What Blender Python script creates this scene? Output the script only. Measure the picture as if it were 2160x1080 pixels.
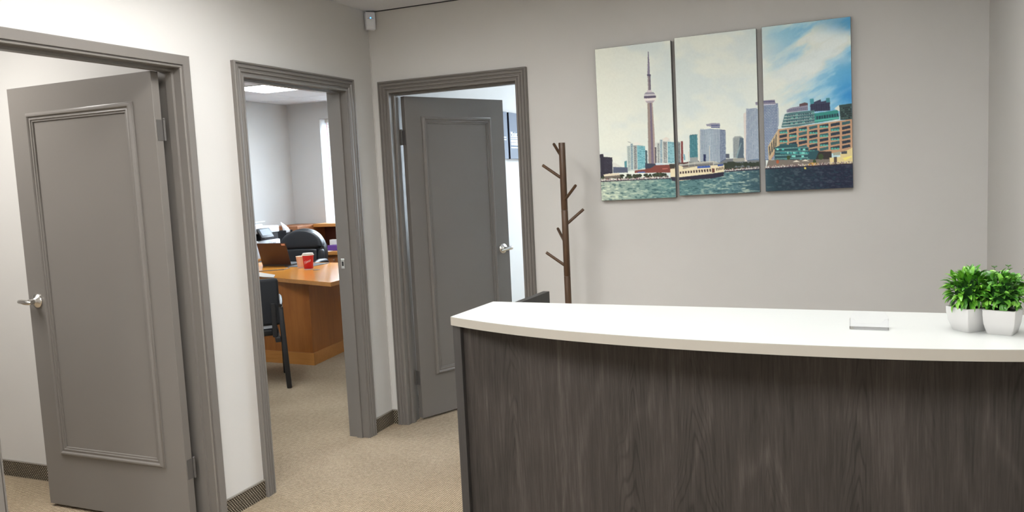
import bpy, bmesh, math, random
import numpy as np
from mathutils import Matrix, Vector
random.seed(7); rng = np.random.default_rng(7)
PI = math.pi
S = bpy.context.scene
for o in list(bpy.data.objects): bpy.data.objects.remove(o)

# ------------------------------------------------------------------ camera
CAM = (2.6562, -4.2461, 1.5044); YAW, PITCH, ROLL, FPX = 0.3992, 0.0972, -0.0478, 1693.1
cam = bpy.data.cameras.new('camera'); camo = bpy.data.objects.new('camera', cam); S.collection.objects.link(camo)
fw = Vector((-math.sin(YAW)*math.cos(PITCH), math.cos(YAW)*math.cos(PITCH), -math.sin(PITCH)))
rt = Vector((math.cos(YAW), math.sin(YAW), 0)); up = rt.cross(fw)
r2 = rt*math.cos(ROLL)+up*math.sin(ROLL); u2 = -rt*math.sin(ROLL)+up*math.cos(ROLL)
m = Matrix((r2, u2, -fw)).transposed().to_4x4(); m.translation = CAM; camo.matrix_world = m
cam.sensor_fit = 'HORIZONTAL'; cam.sensor_width = 36; cam.lens = 36*FPX/2160; cam.clip_start = .02
S.camera = camo
# ------------------------------------------------------------------ world, exposure, lamp strengths
w = bpy.data.worlds.new('sky'); S.world = w; w.use_nodes = True
w.node_tree.nodes['Background'].inputs[0].default_value = (.78, .88, 1, 1)
w.node_tree.nodes['Background'].inputs[1].default_value = 11.0
vs = S.view_settings; vs.view_transform = 'Standard'; vs.look = 'None'; vs.gamma = 1; vs.use_curve_mapping = False
vs.exposure = 1.17
L_REC, L_OFF, L_R1, L_R3 = 12.0, 10.0, 13.0, 10.5       # troffer diffuser radiance by room
COL_REC = (1, .99, .965)

# ------------------------------------------------------------------ materials
def mat(name, col=(.5, .5, .5), rough=.6, metal=0., spec=.5, **kw):
    m = bpy.data.materials.new(name); m.use_nodes = True
    b = m.node_tree.nodes['Principled BSDF']
    b.inputs['Base Color'].default_value = (*col, 1); b.inputs['Roughness'].default_value = rough
    b.inputs['Metallic'].default_value = metal; b.inputs['Specular IOR Level'].default_value = spec
    for k, v in kw.items(): b.inputs[k.replace('_', ' ')].default_value = v
    return m
class NT:
    def __init__(s, m): s.t = m.node_tree; s.b = s.t.nodes['Principled BSDF']
    def n(s, typ, ins=None, **at):
        x = s.t.nodes.new(typ)
        for k, v in at.items(): setattr(x, k, v)
        for k, v in (ins or {}).items():
            if isinstance(v, bpy.types.NodeSocket): s.t.links.new(v, x.inputs[k])
            else: x.inputs[k].default_value = v
        return x
    def link(s, a, b): s.t.links.new(a, b)
    def coord(s, scale=(1, 1, 1), kind='Object'):
        c = s.n('ShaderNodeTexCoord'); mp = s.n('ShaderNodeMapping', {'Vector': c.outputs[kind], 'Scale': scale}); return mp.outputs[0]
    def math(s, op, a, b=0.):
        return s.n('ShaderNodeMath', {0: a, 1: b}, operation=op).outputs[0]
    def ramp(s, f, stops):
        r = s.n('ShaderNodeValToRGB', {'Fac': f}); e = r.color_ramp.elements
        while len(e) < len(stops): e.new(.5)
        for el, (p, c) in zip(e, stops): el.position = p; el.color = (*c, 1)
        return r.outputs[0]
    def noise(s, vec, scale=5, detail=4, rough=.5):
        return s.n('ShaderNodeTexNoise', {'Vector': vec, 'Scale': scale, 'Detail': detail, 'Roughness': rough}).outputs[0]
    def bump(s, h, strength=.2, dist=.01):
        b = s.n('ShaderNodeBump', {'Height': h, 'Strength': strength, 'Distance': dist}); s.link(b.outputs[0], s.b.inputs['Normal'])
def paint(name, col, rough=.85, amp=.03, bumpS=.05, scale=260):
    m = mat(name, col, rough, spec=.3); N = NT(m); c = N.coord()
    n = N.noise(c, 1.3, 5)
    N.link(N.ramp(n, [(.3, tuple(x*(1-amp) for x in col)), (.7, tuple(min(1, x*(1+amp)) for x in col))]), N.b.inputs['Base Color'])
    N.bump(N.noise(c, scale, 2), bumpS, .002); return m
M = {}
M['wall'] = paint('warm_grey_wall_paint', (.56, .55, .530))
M['wall_office'] = paint('office_wall_paint', (.53, .53, .525))
M['door'] = paint('grey_satin_door_paint', (.165, .153, .140), .28, .04, .06, 120)
M['dark'] = mat('dark_gap', (.012, .012, .013), .9)
M['gap_shadow'] = mat('painted_gap_shadow', (.02, .02, .025), .9)
M['steel'] = mat('brushed_nickel', (.78, .76, .72), .22, 1.)
M['hinge'] = mat('painted_hinge', (.085, .08, .076), .5)
M['white_lam'] = mat('white_laminate', (.52, .54, .53), .32)
M['white_edge'] = mat('white_edge_band', (.31, .29, .255), .5)
M['ceramic'] = mat('white_pot', (.50, .50, .495), .3)
M['soil'] = mat('dark_soil', (.015, .03, .015), .9)
M['plastic_white'] = mat('white_plastic', (.74, .76, .79), .45)
M['sensor'] = mat('sensor_plastic', (.66, .68, .72), .5)
M['black'] = mat('black_plastic', (.012, .012, .014), .4)
M['leather'] = mat('black_leather', (.014, .017, .022), .42)
M['fabric_black'] = mat('black_fabric', (.012, .014, .018), .75)
M['red'] = mat('red_cup_card', (.62, .012, .022), .45)
M['cup_white'] = mat('white_cup', (.85, .82, .76), .5)
M['cup_pink'] = mat('kraft_cup', (.78, .52, .40), .6)
M['paper'] = mat('paper', (.80, .80, .80), .7)
M['paper_grey'] = mat('grey_paper', (.52, .50, .47), .7)
M['purple'] = mat('purple_box', (.12, .045, .28), .5)
M['screen'] = mat('grey_screen', (.085, .10, .125), .4)
M['laptop'] = mat('brown_laptop_lid', (.075, .032, .021), .45)
M['rubber'] = mat('dark_grey_rubber', (.05, .05, .055), .6)
M['silver'] = mat('silver_metal', (.6, .58, .55), .3, 1.)
M['alu'] = mat('white_window_frame', (.75, .77, .78), .4)
M['tbar'] = mat('white_grid', (.62, .63, .66), .5)
M['sticker'] = mat('orange_sticker', (.75, .42, .30), .6)
M['pink'] = mat('pink_tape', (.85, .32, .42), .6)
M['poster'] = mat('slate_blue_print', (.035, .056, .098), .55)
M['poster_dark'] = mat('navy_print_edge', (.006, .008, .02), .6)
M['print_white'] = mat('white_print', (.85, .88, .92), .6)
M['print_black'] = mat('dark_print', (.03, .03, .035), .6)
def emis(name, col, st):
    m = mat(name, (.8, .8, .8)); b = m.node_tree.nodes['Principled BSDF']
    b.inputs['Emission Color'].default_value = (*col, 1); b.inputs['Emission Strength'].default_value = st; return m
M['led'] = emis('blue_led', (.02, .28, 1), 2.2)
def tile_mat():
    m = mat('mineral_ceiling_tile', (.70, .71, .73), .95, spec=.2); N = NT(m); c = N.coord(kind='Object')
    v = N.noise(c, 260, 3, .7)
    N.link(N.ramp(v, [(.36, (.42, .43, .46)), (.47, (.68, .69, .72)), (.8, (.76, .77, .80))]), N.b.inputs['Base Color'])
    N.bump(v, .35, .004); return m
M['tile'] = tile_mat()
def carpet():
    m = mat('beige_loop_carpet', (.4, .34, .27), .95, spec=.1); N = NT(m); c = N.coord()
    wob = N.noise(c, 40, 2)
    sx = N.n('ShaderNodeSeparateXYZ', {'Vector': c})
    kx = 2*PI/.0115; ky = 2*PI/.0100
    a = N.math('SINE', N.math('ADD', N.math('MULTIPLY', sx.outputs[0], kx), N.math('MULTIPLY', wob, 2.2)))
    b = N.math('SINE', N.math('ADD', N.math('MULTIPLY', sx.outputs[1], ky), N.math('MULTIPLY', wob, 2.2)))
    h = N.math('ADD', N.math('MULTIPLY', a, .5), N.math('MULTIPLY', b, .5))
    f = N.noise(c, 230, 4, .85); f2 = N.noise(c, 48, 3, .7)
    big = N.noise(c, 1.3, 4)
    t = N.math('ADD', N.math('ADD', N.math('MULTIPLY', h, .30), N.math('ADD', N.math('MULTIPLY', f, .6), N.math('MULTIPLY', f2, .4))), N.math('MULTIPLY', N.math('SUBTRACT', big, .5), .35))
    N.link(N.ramp(t, [(.14, (.10, .072, .046)), (.40, (.295, .228, .155)), (.60, (.45, .36, .254)), (.92, (.74, .62, .455))]), N.b.inputs['Base Color'])
    N.bump(N.math('ADD', h, f), .7, .005); return m
M['carpet'] = carpet()
def carpet_base():
    m = mat('woven_carpet_base', (.2, .17, .13), .95, spec=.1); N = NT(m)
    c = N.n('ShaderNodeTexCoord').outputs['Object']; sx = N.n('ShaderNodeSeparateXYZ', {'Vector': c})
    s = N.math('ADD', sx.outputs[0], sx.outputs[1]); z = N.math('DIVIDE', sx.outputs[2], .0088)
    row = N.math('FLOOR', z); fr = N.math('FRACT', z)
    a = N.math('SINE', N.math('ADD', N.math('MULTIPLY', s, 2*PI/.0145), N.math('MULTIPLY', row, PI*.9)))
    v = N.math('SINE', N.math('MULTIPLY', fr, PI))
    h = N.math('MULTIPLY', N.math('ADD', N.math('MULTIPLY', a, .5), .55), v)
    nz = N.noise(c, 120, 3)
    t = N.math('ADD', N.math('MULTIPLY', h, .8), N.math('MULTIPLY', nz, .25))
    N.link(N.ramp(t, [(.12, (.018, .014, .010)), (.45, (.11, .09, .065)), (.75, (.36, .31, .24)), (1, (.52, .46, .37))]), N.b.inputs['Base Color'])
    N.bump(h, .6, .004); return m
M['base'] = carpet_base()
M['base_top'] = mat('grey_binding', (.22, .20, .175), .8)
def wood(name, dark, mid, light, scale=(40, 40, 1.4), bands=9., rough=.45, axis='X', dist=5., bumpS=.05, vst=.16, wa=.10, spec=.5, cath=False):
    m = mat(name, mid, rough, spec=spec); N = NT(m)
    n = N.noise(N.coord(scale), 1., 7, .7)
    c2 = N.coord((1, 1, vst) if axis == 'X' else (vst, 1, 1))
    dn = N.noise(c2, 2.2, 3, .5)
    sx = N.n('ShaderNodeSeparateXYZ', {'Vector': c2}); ax_ = sx.outputs[0] if axis == 'X' else sx.outputs[1]
    ph = N.math('ADD', N.math('MULTIPLY', ax_, bands), N.math('MULTIPLY', dn, dist))
    wv = N.math('POWER', N.math('ABSOLUTE', N.math('SINE', ph)), 16.)
    fine = N.noise(N.coord(tuple(x*3.1 for x in scale)), 1., 3, .6)
    big = N.noise(N.coord(tuple(x*.06+.15 for x in scale)), 1., 3)
    t = N.math('ADD', N.math('ADD', N.math('MULTIPLY', n, .42), N.math('MULTIPLY', fine, .3)), N.math('ADD', N.math('MULTIPLY', wv, wa), N.math('MULTIPLY', big, .24)))
    if cath:
        sp_ = N.n('ShaderNodeSeparateXYZ', {'Vector': N.coord()}); n1 = N.noise(N.coord((5, 5, 1.1)), 1., 2); n2 = N.noise(N.coord((9, 9, 2.2)), 1., 3)
        uu = N.math('ABSOLUTE', N.math('SUBTRACT', N.math('FRACT', N.math('ADD', N.math('DIVIDE', sp_.outputs[0], .185), N.math('MULTIPLY', n1, 1.1))), .5))
        ph2 = N.math('ADD', N.math('ADD', N.math('MULTIPLY', sp_.outputs[2], 2.1), N.math('MULTIPLY', N.math('POWER', uu, 1.3), 5.5)), N.math('MULTIPLY', n2, 1.3))
        ln = N.math('POWER', N.math('ABSOLUTE', N.math('SINE', N.math('MULTIPLY', ph2, 15.))), 10.)
        mk = N.math('MULTIPLY', N.n('ShaderNodeMapRange', {0: uu, 1: .05, 2: .30, 3: 1., 4: 0.}).outputs[0], N.n('ShaderNodeMapRange', {0: N.noise(N.coord((3, 3, .9)), 1., 2), 1: .42, 2: .6, 3: 0., 4: 1.}).outputs[0])
        t = N.math('SUBTRACT', t, N.math('MULTIPLY', N.math('MULTIPLY', ln, mk), .13))
    N.link(N.ramp(t, [(.36, dark), (.52, mid), (.70, light)]), N.b.inputs['Base Color'])
    N.bump(n, bumpS, .002); return m
M['desk_wood'] = wood('dark_grey_oak_laminate', (.026, .023, .021), (.045, .039, .0355), (.078, .069, .063), (75, 75, 3.2), 16., .6, 'X', 26., .06, .22, .07, .12, True)
M['desk_dark'] = wood('charcoal_edge', (.024, .0225, .022), (.034, .032, .031), (.048, .046, .044), (70, 70, 2), 7., .5)
M['walnut'] = wood('walnut_pole', (.038, .018, .008), (.080, .042, .020), (.12, .066, .032), (60, 60, 3), 6., .35)
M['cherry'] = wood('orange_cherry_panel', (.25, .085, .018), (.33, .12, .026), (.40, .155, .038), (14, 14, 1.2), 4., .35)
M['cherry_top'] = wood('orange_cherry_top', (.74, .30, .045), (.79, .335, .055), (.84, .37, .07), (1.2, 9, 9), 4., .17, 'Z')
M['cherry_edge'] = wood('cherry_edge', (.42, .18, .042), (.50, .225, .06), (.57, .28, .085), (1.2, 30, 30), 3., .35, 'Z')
M['hutch'] = wood('hutch_cherry', (.24, .085, .028), (.31, .115, .038), (.37, .145, .055), (2, 22, 22), 3., .4, 'Z')
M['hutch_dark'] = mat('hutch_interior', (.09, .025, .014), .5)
def acrylic():
    m = bpy.data.materials.new('clear_acrylic'); m.use_nodes = True; t = m.node_tree; t.nodes.remove(t.nodes['Principled BSDF'])
    out = t.nodes['Material Output']; a = t.nodes.new('ShaderNodeBsdfTransparent'); g = t.nodes.new('ShaderNodeBsdfGlossy'); f = t.nodes.new('ShaderNodeFresnel'); mx = t.nodes.new('ShaderNodeMixShader')
    a.inputs[0].default_value = (.993, .993, 1, 1); g.inputs['Roughness'].default_value = .08; f.inputs[0].default_value = 1.22
    t.links.new(f.outputs[0], mx.inputs[0]); t.links.new(a.outputs[0], mx.inputs[1]); t.links.new(g.outputs[0], mx.inputs[2]); t.links.new(mx.outputs[0], out.inputs[0]); return m
M['acrylic'] = acrylic()
def glass():
    m = acrylic(); m.name = 'window_glass'
    for n in m.node_tree.nodes:
        if n.type == 'BSDF_TRANSPARENT': n.inputs[0].default_value = (.95, .97, .97, 1)
    return m
M['glass'] = glass()
def blind_mat():
    m = mat('white_blind', (.86, .88, .88), .6); return m
M['blind'] = blind_mat()
def leafmat(name, a, b, c):
    m = mat(name, b, .35, spec=.5); N = NT(m)
    oi = N.n('ShaderNodeObjectInfo').outputs['Random']
    cc = N.n('ShaderNodeTexCoord').outputs['Object']; sx = N.n('ShaderNodeSeparateXYZ', {'Vector': cc})
    t = N.math('ADD', N.math('MULTIPLY', oi, .62), N.math('MULTIPLY', sx.outputs[0], .38))
    N.link(N.ramp(t, [(.08, a), (.5, b), (.95, c)]), N.b.inputs['Base Color'])
    N.b.inputs['Subsurface Weight'].default_value = 0.
    return m
M['leaf1'] = leafmat('green_leaf', (.012, .070, .006), (.052, .215, .012), (.20, .47, .04))
M['leaf2'] = leafmat('green_round_leaf', (.016, .075, .010), (.058, .225, .02), (.20, .46, .06))
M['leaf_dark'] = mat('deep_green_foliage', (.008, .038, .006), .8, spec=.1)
M['stem'] = mat('green_stem', (.05, .14, .02), .6)
def print_mat():
    m = mat('canvas_print', (.5, .5, .5), .6, spec=.3); N = NT(m)
    a = N.n('ShaderNodeVertexColor', layer_name='print'); N.link(a.outputs[0], N.b.inputs['Base Color'])
    N.bump(N.noise(N.coord(), 900, 2), .08, .0006); return m
M['print'] = print_mat()
M['canvas_edge'] = mat('canvas_side', (.20, .20, .195), .7)

# ------------------------------------------------------------------ helpers
COL = S.collection
def tag(o, label=None, cat=None, group=None, kind=None):
    if label: o['label'] = label
    if cat: o['category'] = cat
    if group: o['group'] = group
    if kind: o['kind'] = kind
    return o
def thing(name, label, cat, loc=(0, 0, 0), rz=0., group=None, kind=None):
    o = bpy.data.objects.new(name, None); COL.objects.link(o); o.location = loc; o.rotation_euler = (0, 0, rz); o.empty_display_size = .05
    return tag(o, label, cat, group, kind)
def obj(name, bm, material, parent=None, smooth=None):
    if isinstance(bm, bmesh.types.BMesh):
        me = bpy.data.meshes.new(name); bmesh.ops.recalc_face_normals(bm, faces=bm.faces); bm.to_mesh(me); bm.free()
    else: me = bm
    if isinstance(material, str): material = M[material]
    if material and not me.materials: me.materials.append(material)
    if smooth is not None:
        for p in me.polygons: p.use_smooth = True
        try: me.set_sharp_from_angle(angle=math.radians(smooth))
        except Exception: pass
    o = bpy.data.objects.new(name, me); COL.objects.link(o)
    if parent: o.parent = parent
    return o
def box(bm, x0, x1, y0, y1, z0, z1, bev=0., seg=2, mtx=None):
    t = bmesh.new(); bmesh.ops.create_cube(t, size=1)
    for v in t.verts: v.co = Vector((x0+(v.co.x+.5)*(x1-x0), y0+(v.co.y+.5)*(y1-y0), z0+(v.co.z+.5)*(z1-z0)))
    if bev: bmesh.ops.bevel(t, geom=t.edges[:], offset=bev, segments=seg, affect='EDGES', profile=.5)
    merge(bm, t, mtx); return bm
def merge(bm, t, mtx=None):
    if mtx is not None: t.transform(mtx)
    me = bpy.data.meshes.new('tmp'); t.to_mesh(me); t.free(); bm.from_mesh(me); bpy.data.meshes.remove(me)
def BX(*a, **k): return box(bmesh.new(), *a, **k)
def tube(bm, pts, rad, n=10, cap=True):
    pts = [Vector(p) for p in pts]; rad = rad if isinstance(rad, (list, tuple)) else [rad]*len(pts); rings = []
    prev = None
    for i, p in enumerate(pts):
        d = (pts[min(i+1, len(pts)-1)]-pts[max(i-1, 0)]).normalized()
        a = prev if prev is not None else (Vector((0, 0, 1)) if abs(d.z) < .9 else Vector((1, 0, 0)))
        u = (a-d*a.dot(d)).normalized(); prev = u; v = d.cross(u)
        rings.append([bm.verts.new(p+(u*math.cos(2*PI*k/n)+v*math.sin(2*PI*k/n))*rad[i]) for k in range(n)])
    for A, B in zip(rings, rings[1:]):
        for k in range(n): bm.faces.new((A[k], A[(k+1) % n], B[(k+1) % n], B[k]))
    if cap: bm.faces.new(rings[0][::-1]); bm.faces.new(rings[-1])
    return bm
def lathe(bm, prof, n=24, c=(0, 0, 0)):
    rings = []
    for r, z in prof: rings.append([bm.verts.new((c[0]+r*math.cos(2*PI*k/n), c[1]+r*math.sin(2*PI*k/n), c[2]+z)) for k in range(n)])
    for A, B in zip(rings, rings[1:]):
        for k in range(n): bm.faces.new((A[k], A[(k+1) % n], B[(k+1) % n], B[k]))
    bm.faces.new(rings[0][::-1]); bm.faces.new(rings[-1]); return bm
def prism(bm, pts, z0, z1):
    a = [bm.verts.new((x, y, z0)) for x, y in pts]; b = [bm.verts.new((x, y, z1)) for x, y in pts]; n = len(pts)
    bm.faces.new(a[::-1]); bm.faces.new(b)
    for i in range(n): bm.faces.new((a[i], a[(i+1) % n], b[(i+1) % n], b[i]))
    return bm
def sweep_frame(fr, prof, s0, s1, zt, zb=0., closed=False):
    """mitred profile (d outward from the opening, h off the face) round an opening; fr maps (s,z,h) to a point"""
    bm = bmesh.new(); cols = []
    for d, h in prof:
        c = [(s0-d, zb-(d if closed else 0)), (s0-d, zt+d), (s1+d, zt+d), (s1+d, zb-(d if closed else 0))]
        cols.append([bm.verts.new(fr(s, z, h)) for s, z in c])
    n = len(prof)
    for i in range(n):
        A, B = cols[i], cols[(i+1) % n]
        for k in range(4 if closed else 3): bm.faces.new((A[k], A[(k+1) % 4], B[(k+1) % 4], B[k]))
    if not closed:
        for k in (0, 3): bm.faces.new([c[k] for c in cols])
    return bm
_text = {}
def text_verts(body, size, shear=0., align='LEFT'):
    cu = bpy.data.curves.new('t', 'FONT'); cu.body = body; cu.size = size; cu.shear = shear; cu.align_x = align; cu.resolution_u = 3
    o = bpy.data.objects.new('t', cu); COL.objects.link(o); dg = bpy.context.evaluated_depsgraph_get(); dg.update()
    me = bpy.data.meshes.new_from_object(o.evaluated_get(dg)); vs_ = [v.co.copy() for v in me.vertices]; fs = [tuple(p.vertices) for p in me.polygons]
    bpy.data.objects.remove(o); bpy.data.curves.remove(cu); bpy.data.meshes.remove(me); return vs_, fs
def text_obj(name, body, size, fn, material, parent, shear=0., align='LEFT'):
    v, f = text_verts(body, size, shear, align); me = bpy.data.meshes.new(name); me.from_pydata([fn(p) for p in v], [], f); return obj(name, me, material, parent)

CH = 2.53; TH = .115                    # ceiling height, wall thickness
RX = 3.246; YF = -6.4; XO = -3.76; YO = 4.01; Y1 = -1.37
D1 = (-2.49, -1.544, 2.041); D2 = (-1.148, -.297, 2.041); D3 = (.118, .938, 2.043)
J = .02                                 # jamb board thickness

# ------------------------------------------------------------------ floors, walls, ceilings
SEAM = -.0575
tag(obj('floor', BX(SEAM, RX+.12, YF-.12, YO+.2, -.08, 0), 'carpet'), 'beige looped carpet floor of the reception', 'floor', kind='structure')
tag(obj('floor_office', BX(XO-.12, SEAM-.0015, YF-.12, YO+.2, -.08, 0), 'carpet'), 'beige looped carpet floor of the offices behind the doors', 'floor', kind='structure')
def wall_y(name, label, x0, x1, y0, y1, openings, mt='wall', z1=CH+.1):      # wall running along y
    bm = bmesh.new(); y = y0
    for a, b, zt in sorted(openings):
        a -= J; b += J; zt += J; box(bm, x0, x1, y, a, 0, z1); box(bm, x0, x1, a, b, zt, z1); y = b
    box(bm, x0, x1, y, y1, 0, z1); return tag(obj(name, bm, mt), label, 'wall', kind='structure')
def wall_x(name, label, y0, y1, x0, x1, openings, mt='wall', z1=CH+.1, sill=0.):
    bm = bmesh.new(); x = x0
    for a, b, zt in sorted(openings):
        if not sill: a -= J; b += J; zt += J
        box(bm, x, a, y0, y1, 0, z1); box(bm, a, b, y0, y1, zt, z1)
        if sill: box(bm, a, b, y0, y1, 0, sill)
        x = b
    box(bm, x, x1, y0, y1, 0, z1); return tag(obj(name, bm, mt), label, 'wall', kind='structure')
wall_y('wall_left', 'warm white painted wall with two grey framed doorways', -TH, 0, YF, YO, [D1, D2])
wall_x('wall_back', 'warm grey painted wall behind the reception counter with the canvas pictures', 0, TH, 0, RX, [D3])
wall_y('wall_right', 'warm grey painted side wall beside the counter plants', RX, RX+.12, YF, YO, [])
wall_x('wall_front', 'warm grey painted wall opposite the reception counter', YF-.12, YF, -TH, RX+.12, [])
wall_y('wall_office_far', 'cool grey office wall behind the printer', XO-.12, XO, YF, YO, [], 'wall_office')
WIN = (-3.29, -1.9, 2.328)
wall_x('wall_office_window', 'grey office wall with the window above the wooden hutch', YO, YO+.2, XO-.12, -TH, [WIN], 'wall_office', sill=.98)
wall_x('wall_partition', 'pale painted partition seen through the doorway with the panelled door', Y1, -1.25, XO, -TH, [], 'wall')
wall_x('wall_small_office', 'pale wall closing the office behind the panelled door', -5.2, -5.08, XO, -TH, [], 'wall')
WIN3 = (.9, 2.7, 2.3)
wall_x('wall_meeting_window', 'pale window wall of the room with the blue wall prints', YO, YO+.2, -TH, RX+.12, [WIN3], 'wall', sill=.9)

def ceiling(name, label, x0, x1, y0, y1, gx, gy, sx, sy, lights, lum, colour, lab, deep=.0):
    root = obj(name, BX(x0, x1, y0, y1, CH+.15, CH+.17), 'tbar'); tag(root, label, 'ceiling', kind='structure')
    xs = [x0]+[gx+sx*k for k in range(-30, 31) if x0+.2 < gx+sx*k < x1-.2]+[x1]
    ys = [y0]+[gy+sy*k for k in range(-30, 31) if y0+.2 < gy+sy*k < y1-.2]+[y1]
    cache = {}; g = .006
    for a, b in zip(xs, xs[1:]):
        for c, d in zip(ys, ys[1:]):
            cx, cy = (a+b)/2, (c+d)/2
            hit = [q for q in lights if abs(cx-q[0]) < .06 and abs(cy-q[1]) < .06]
            if hit:
                em = emis('diffuser', colour, lum*hit[0][2]); lab = hit[0][3]
                t = thing('ceiling_light', lab, 'ceiling light', (cx, cy, CH), 0, 'recessed panel lights: '+name)
                hx, hy = (b-a)/2-g, (d-c)/2-g; bm = bmesh.new()
                for q in ((-hx, hx, -hy, -hy+.025), (-hx, hx, hy-.025, hy), (-hx, -hx+.025, -hy+.025, hy-.025), (hx-.025, hx, -hy+.025, hy-.025)): box(bm, *q, -.004, .028+deep)
                obj('frame', bm, 'tbar', t); obj('diffuser', BX(-hx+.025, hx-.025, -hy+.025, hy-.025, deep, .02+deep), em, t); continue
            k = (round(b-a, 3), round(d-c, 3))
            if k not in cache:
                hx, hy = k[0]/2-g, k[1]/2-g; o = obj('ceiling_tile', BX(-hx, hx, -hy, hy, 0, .03, .003, 1), 'tile', root); cache[k] = o.data
            else: o = bpy.data.objects.new('ceiling_tile', cache[k]); COL.objects.link(o); o.parent = root
            o.location = (cx, cy, CH)
    bm = bmesh.new()
    for x in xs[1:-1]: box(bm, x-.0055, x+.0055, y0, y1, CH+.002, CH+.03)
    for y in ys[1:-1]: box(bm, x0, x1, y-.0055, y+.0055, CH+.004, CH+.028)
    obj('grid_bars', bm, 'tbar', root); return root
LX, LY = .545, -2.61
ceiling('ceiling', 'white tiled ceiling over the reception', 0, RX, YF, 0, LX, LY, .61, 1.22, [(.85, -2.0, .82, 'recessed white panel light above the white wall beside the counter'), (.85, -4.44, 1.0, 'recessed white panel light opposite the counter, nearer the doorways'), (2.07, -4.44, 1.9, 'recessed white panel light opposite the counter, nearer the side wall'), (2.68, -2.0, .42, 'added unseen panel light above the counter, brightening the side wall')], L_REC, COL_REC, '', .04)  # last panel, over the counter, is added as fill for the right wall
ceiling('ceiling_office', 'white tiled ceiling of the office with the orange desk', XO, -TH, -1.25, YO, -3.117, 2.827, 1.22, .61, [(-2.507, 2.522, 1., 'bright recessed panel light above the black leather chair'), (-1.287, -.528, .8, 'bright recessed panel light behind the black guest chair')], L_OFF, (.92, .97, 1), '')
ceiling('ceiling_small_office', 'white tiled ceiling behind the panelled door', XO, -TH, -5.08, Y1, -.925, -1.98, .61, 1.22, [(-1.23, -2.59, 1., 'recessed panel light behind the panelled door')], L_R1, (1, .97, .93), '')
ceiling('ceiling_meeting', 'white tiled ceiling of the room with blue wall prints', 0, RX, TH, YO, .6, .7, .61, 1.22, [(1.515, 2.53, 1., 'recessed panel light in the room with blue prints')], L_R3, (.86, .94, 1), '')
tag(obj('ceiling_shadow_line', BX(.002, RX, -.012, 0, CH-.003, CH), 'gap_shadow'), 'thin dark strip painted as the shadow gap between ceiling and back wall', 'trim', kind='structure')  # dark strip stands in for the shadow line at the ceiling edge
tag(obj('trim_2', tube(bmesh.new(), [(.003, -.003, .09), (.003, -.003, CH)], .0035, 6), M['wall']), 'thin painted bead in the wall corner below the sensor', 'trim', kind='structure')

# carpet bases
def baseboard(name, label, segs):
    root = None; bm = bmesh.new(); tb = bmesh.new()
    for x0, x1, y0, y1 in segs: box(bm, x0, x1, y0, y1, 0, .084, .001, 1); box(tb, x0-.0008, x1+.0008, y0-.0008, y1+.0008, .084, .0905, .001, 1)
    root = obj(name, bm, 'base'); tag(root, label, 'baseboard', kind='structure'); obj('binding', tb, 'base_top', root)
E1 = .055; E2 = .0695
baseboard('baseboard_left', 'brown woven carpet base along the white wall between the doors', [(0, .008, D1[1]+E1, D2[0]-E2), (0, .008, D2[1]+E2, -.0005), (0, .008, YF, D1[0]-E1)])
baseboard('baseboard_back', 'brown woven carpet base along the back wall', [(.0085, D3[0]-.0708, -.008, 0), (D3[1]+.0708, RX, -.008, 0)])
baseboard('baseboard_right', 'brown woven carpet base along the side wall', [(RX-.008, RX, YF, -.01)])
baseboard('baseboard_partition', 'brown woven carpet base behind the panelled door', [(XO, -TH, Y1-.008, Y1)])

baseboard('baseboard_meeting', 'brown woven carpet base below the blue wall prints', [(0, .008, TH+.06, YO)])
baseboard('baseboard_office', 'brown woven carpet base along the office walls', [(XO, XO+.008, -1.24, 1.86), (-TH-.008, -TH, D2[1]+.06, YO)])

# ------------------------------------------------------------------ doors
FL = lambda s, z, h: Vector((h, s, z))            # on wall_left
FB = lambda s, z, h: Vector((s, -h, z))           # on wall_back
STEP = [(0, 0), (0, .012), (.006, .016), (.012, .016), (.015, .011), (.019, .011), (.023, .018), (.031, .018), (.035, .013), (.039, .013), (.043, .021), (.052, .022), (.056, .016), (.059, .016), (.062, .024), (.067, .024), (.0705, .020), (.0705, 0)]
PLAIN = [(0, 0), (0, .009), (.003, .013), (.008, .013), (.010, .009), (.013, .009), (.015, .017), (.050, .018), (.0545, .015), (.0545, 0)]
MOULD = [(0, 0), (0, .005), (-.004, .007), (-.007, .012), (-.012, .0165), (-.018, .0165), (-.022, .013), (-.0235, .009), (-.027, .009), (-.030, .011), (-.034, .011), (-.0365, .006), (-.040, .006), (-.043, .007), (-.045, .004), (-.045, 0)]
def frame_parts(root, fr, op, prof, stop0, stop1, inv=1):
    s0, s1, zt = op
    obj('casing', sweep_frame(fr, prof, s0, s1, zt), 'door', root, 35)
    P = lambda d, a, b: [(d[0], a), (d[0], b), (d[1], b), (d[1], a)]
    jb = sweep_frame(fr, [(0, -TH), (0, .001), (J-.0005, .001), (J-.0005, -TH)], s0, s1, zt); obj('jamb', jb, 'door', root)
    obj('stop', sweep_frame(fr, [(0, stop0), (0, stop1), (-.0125, stop1), (-.0125, stop0)], s0, s1, zt), 'door', root)
    obj('casing', sweep_frame(lambda s, z, h: fr(s, z, -TH-h), PLAIN, s0, s1, zt), 'door', root)
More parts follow.
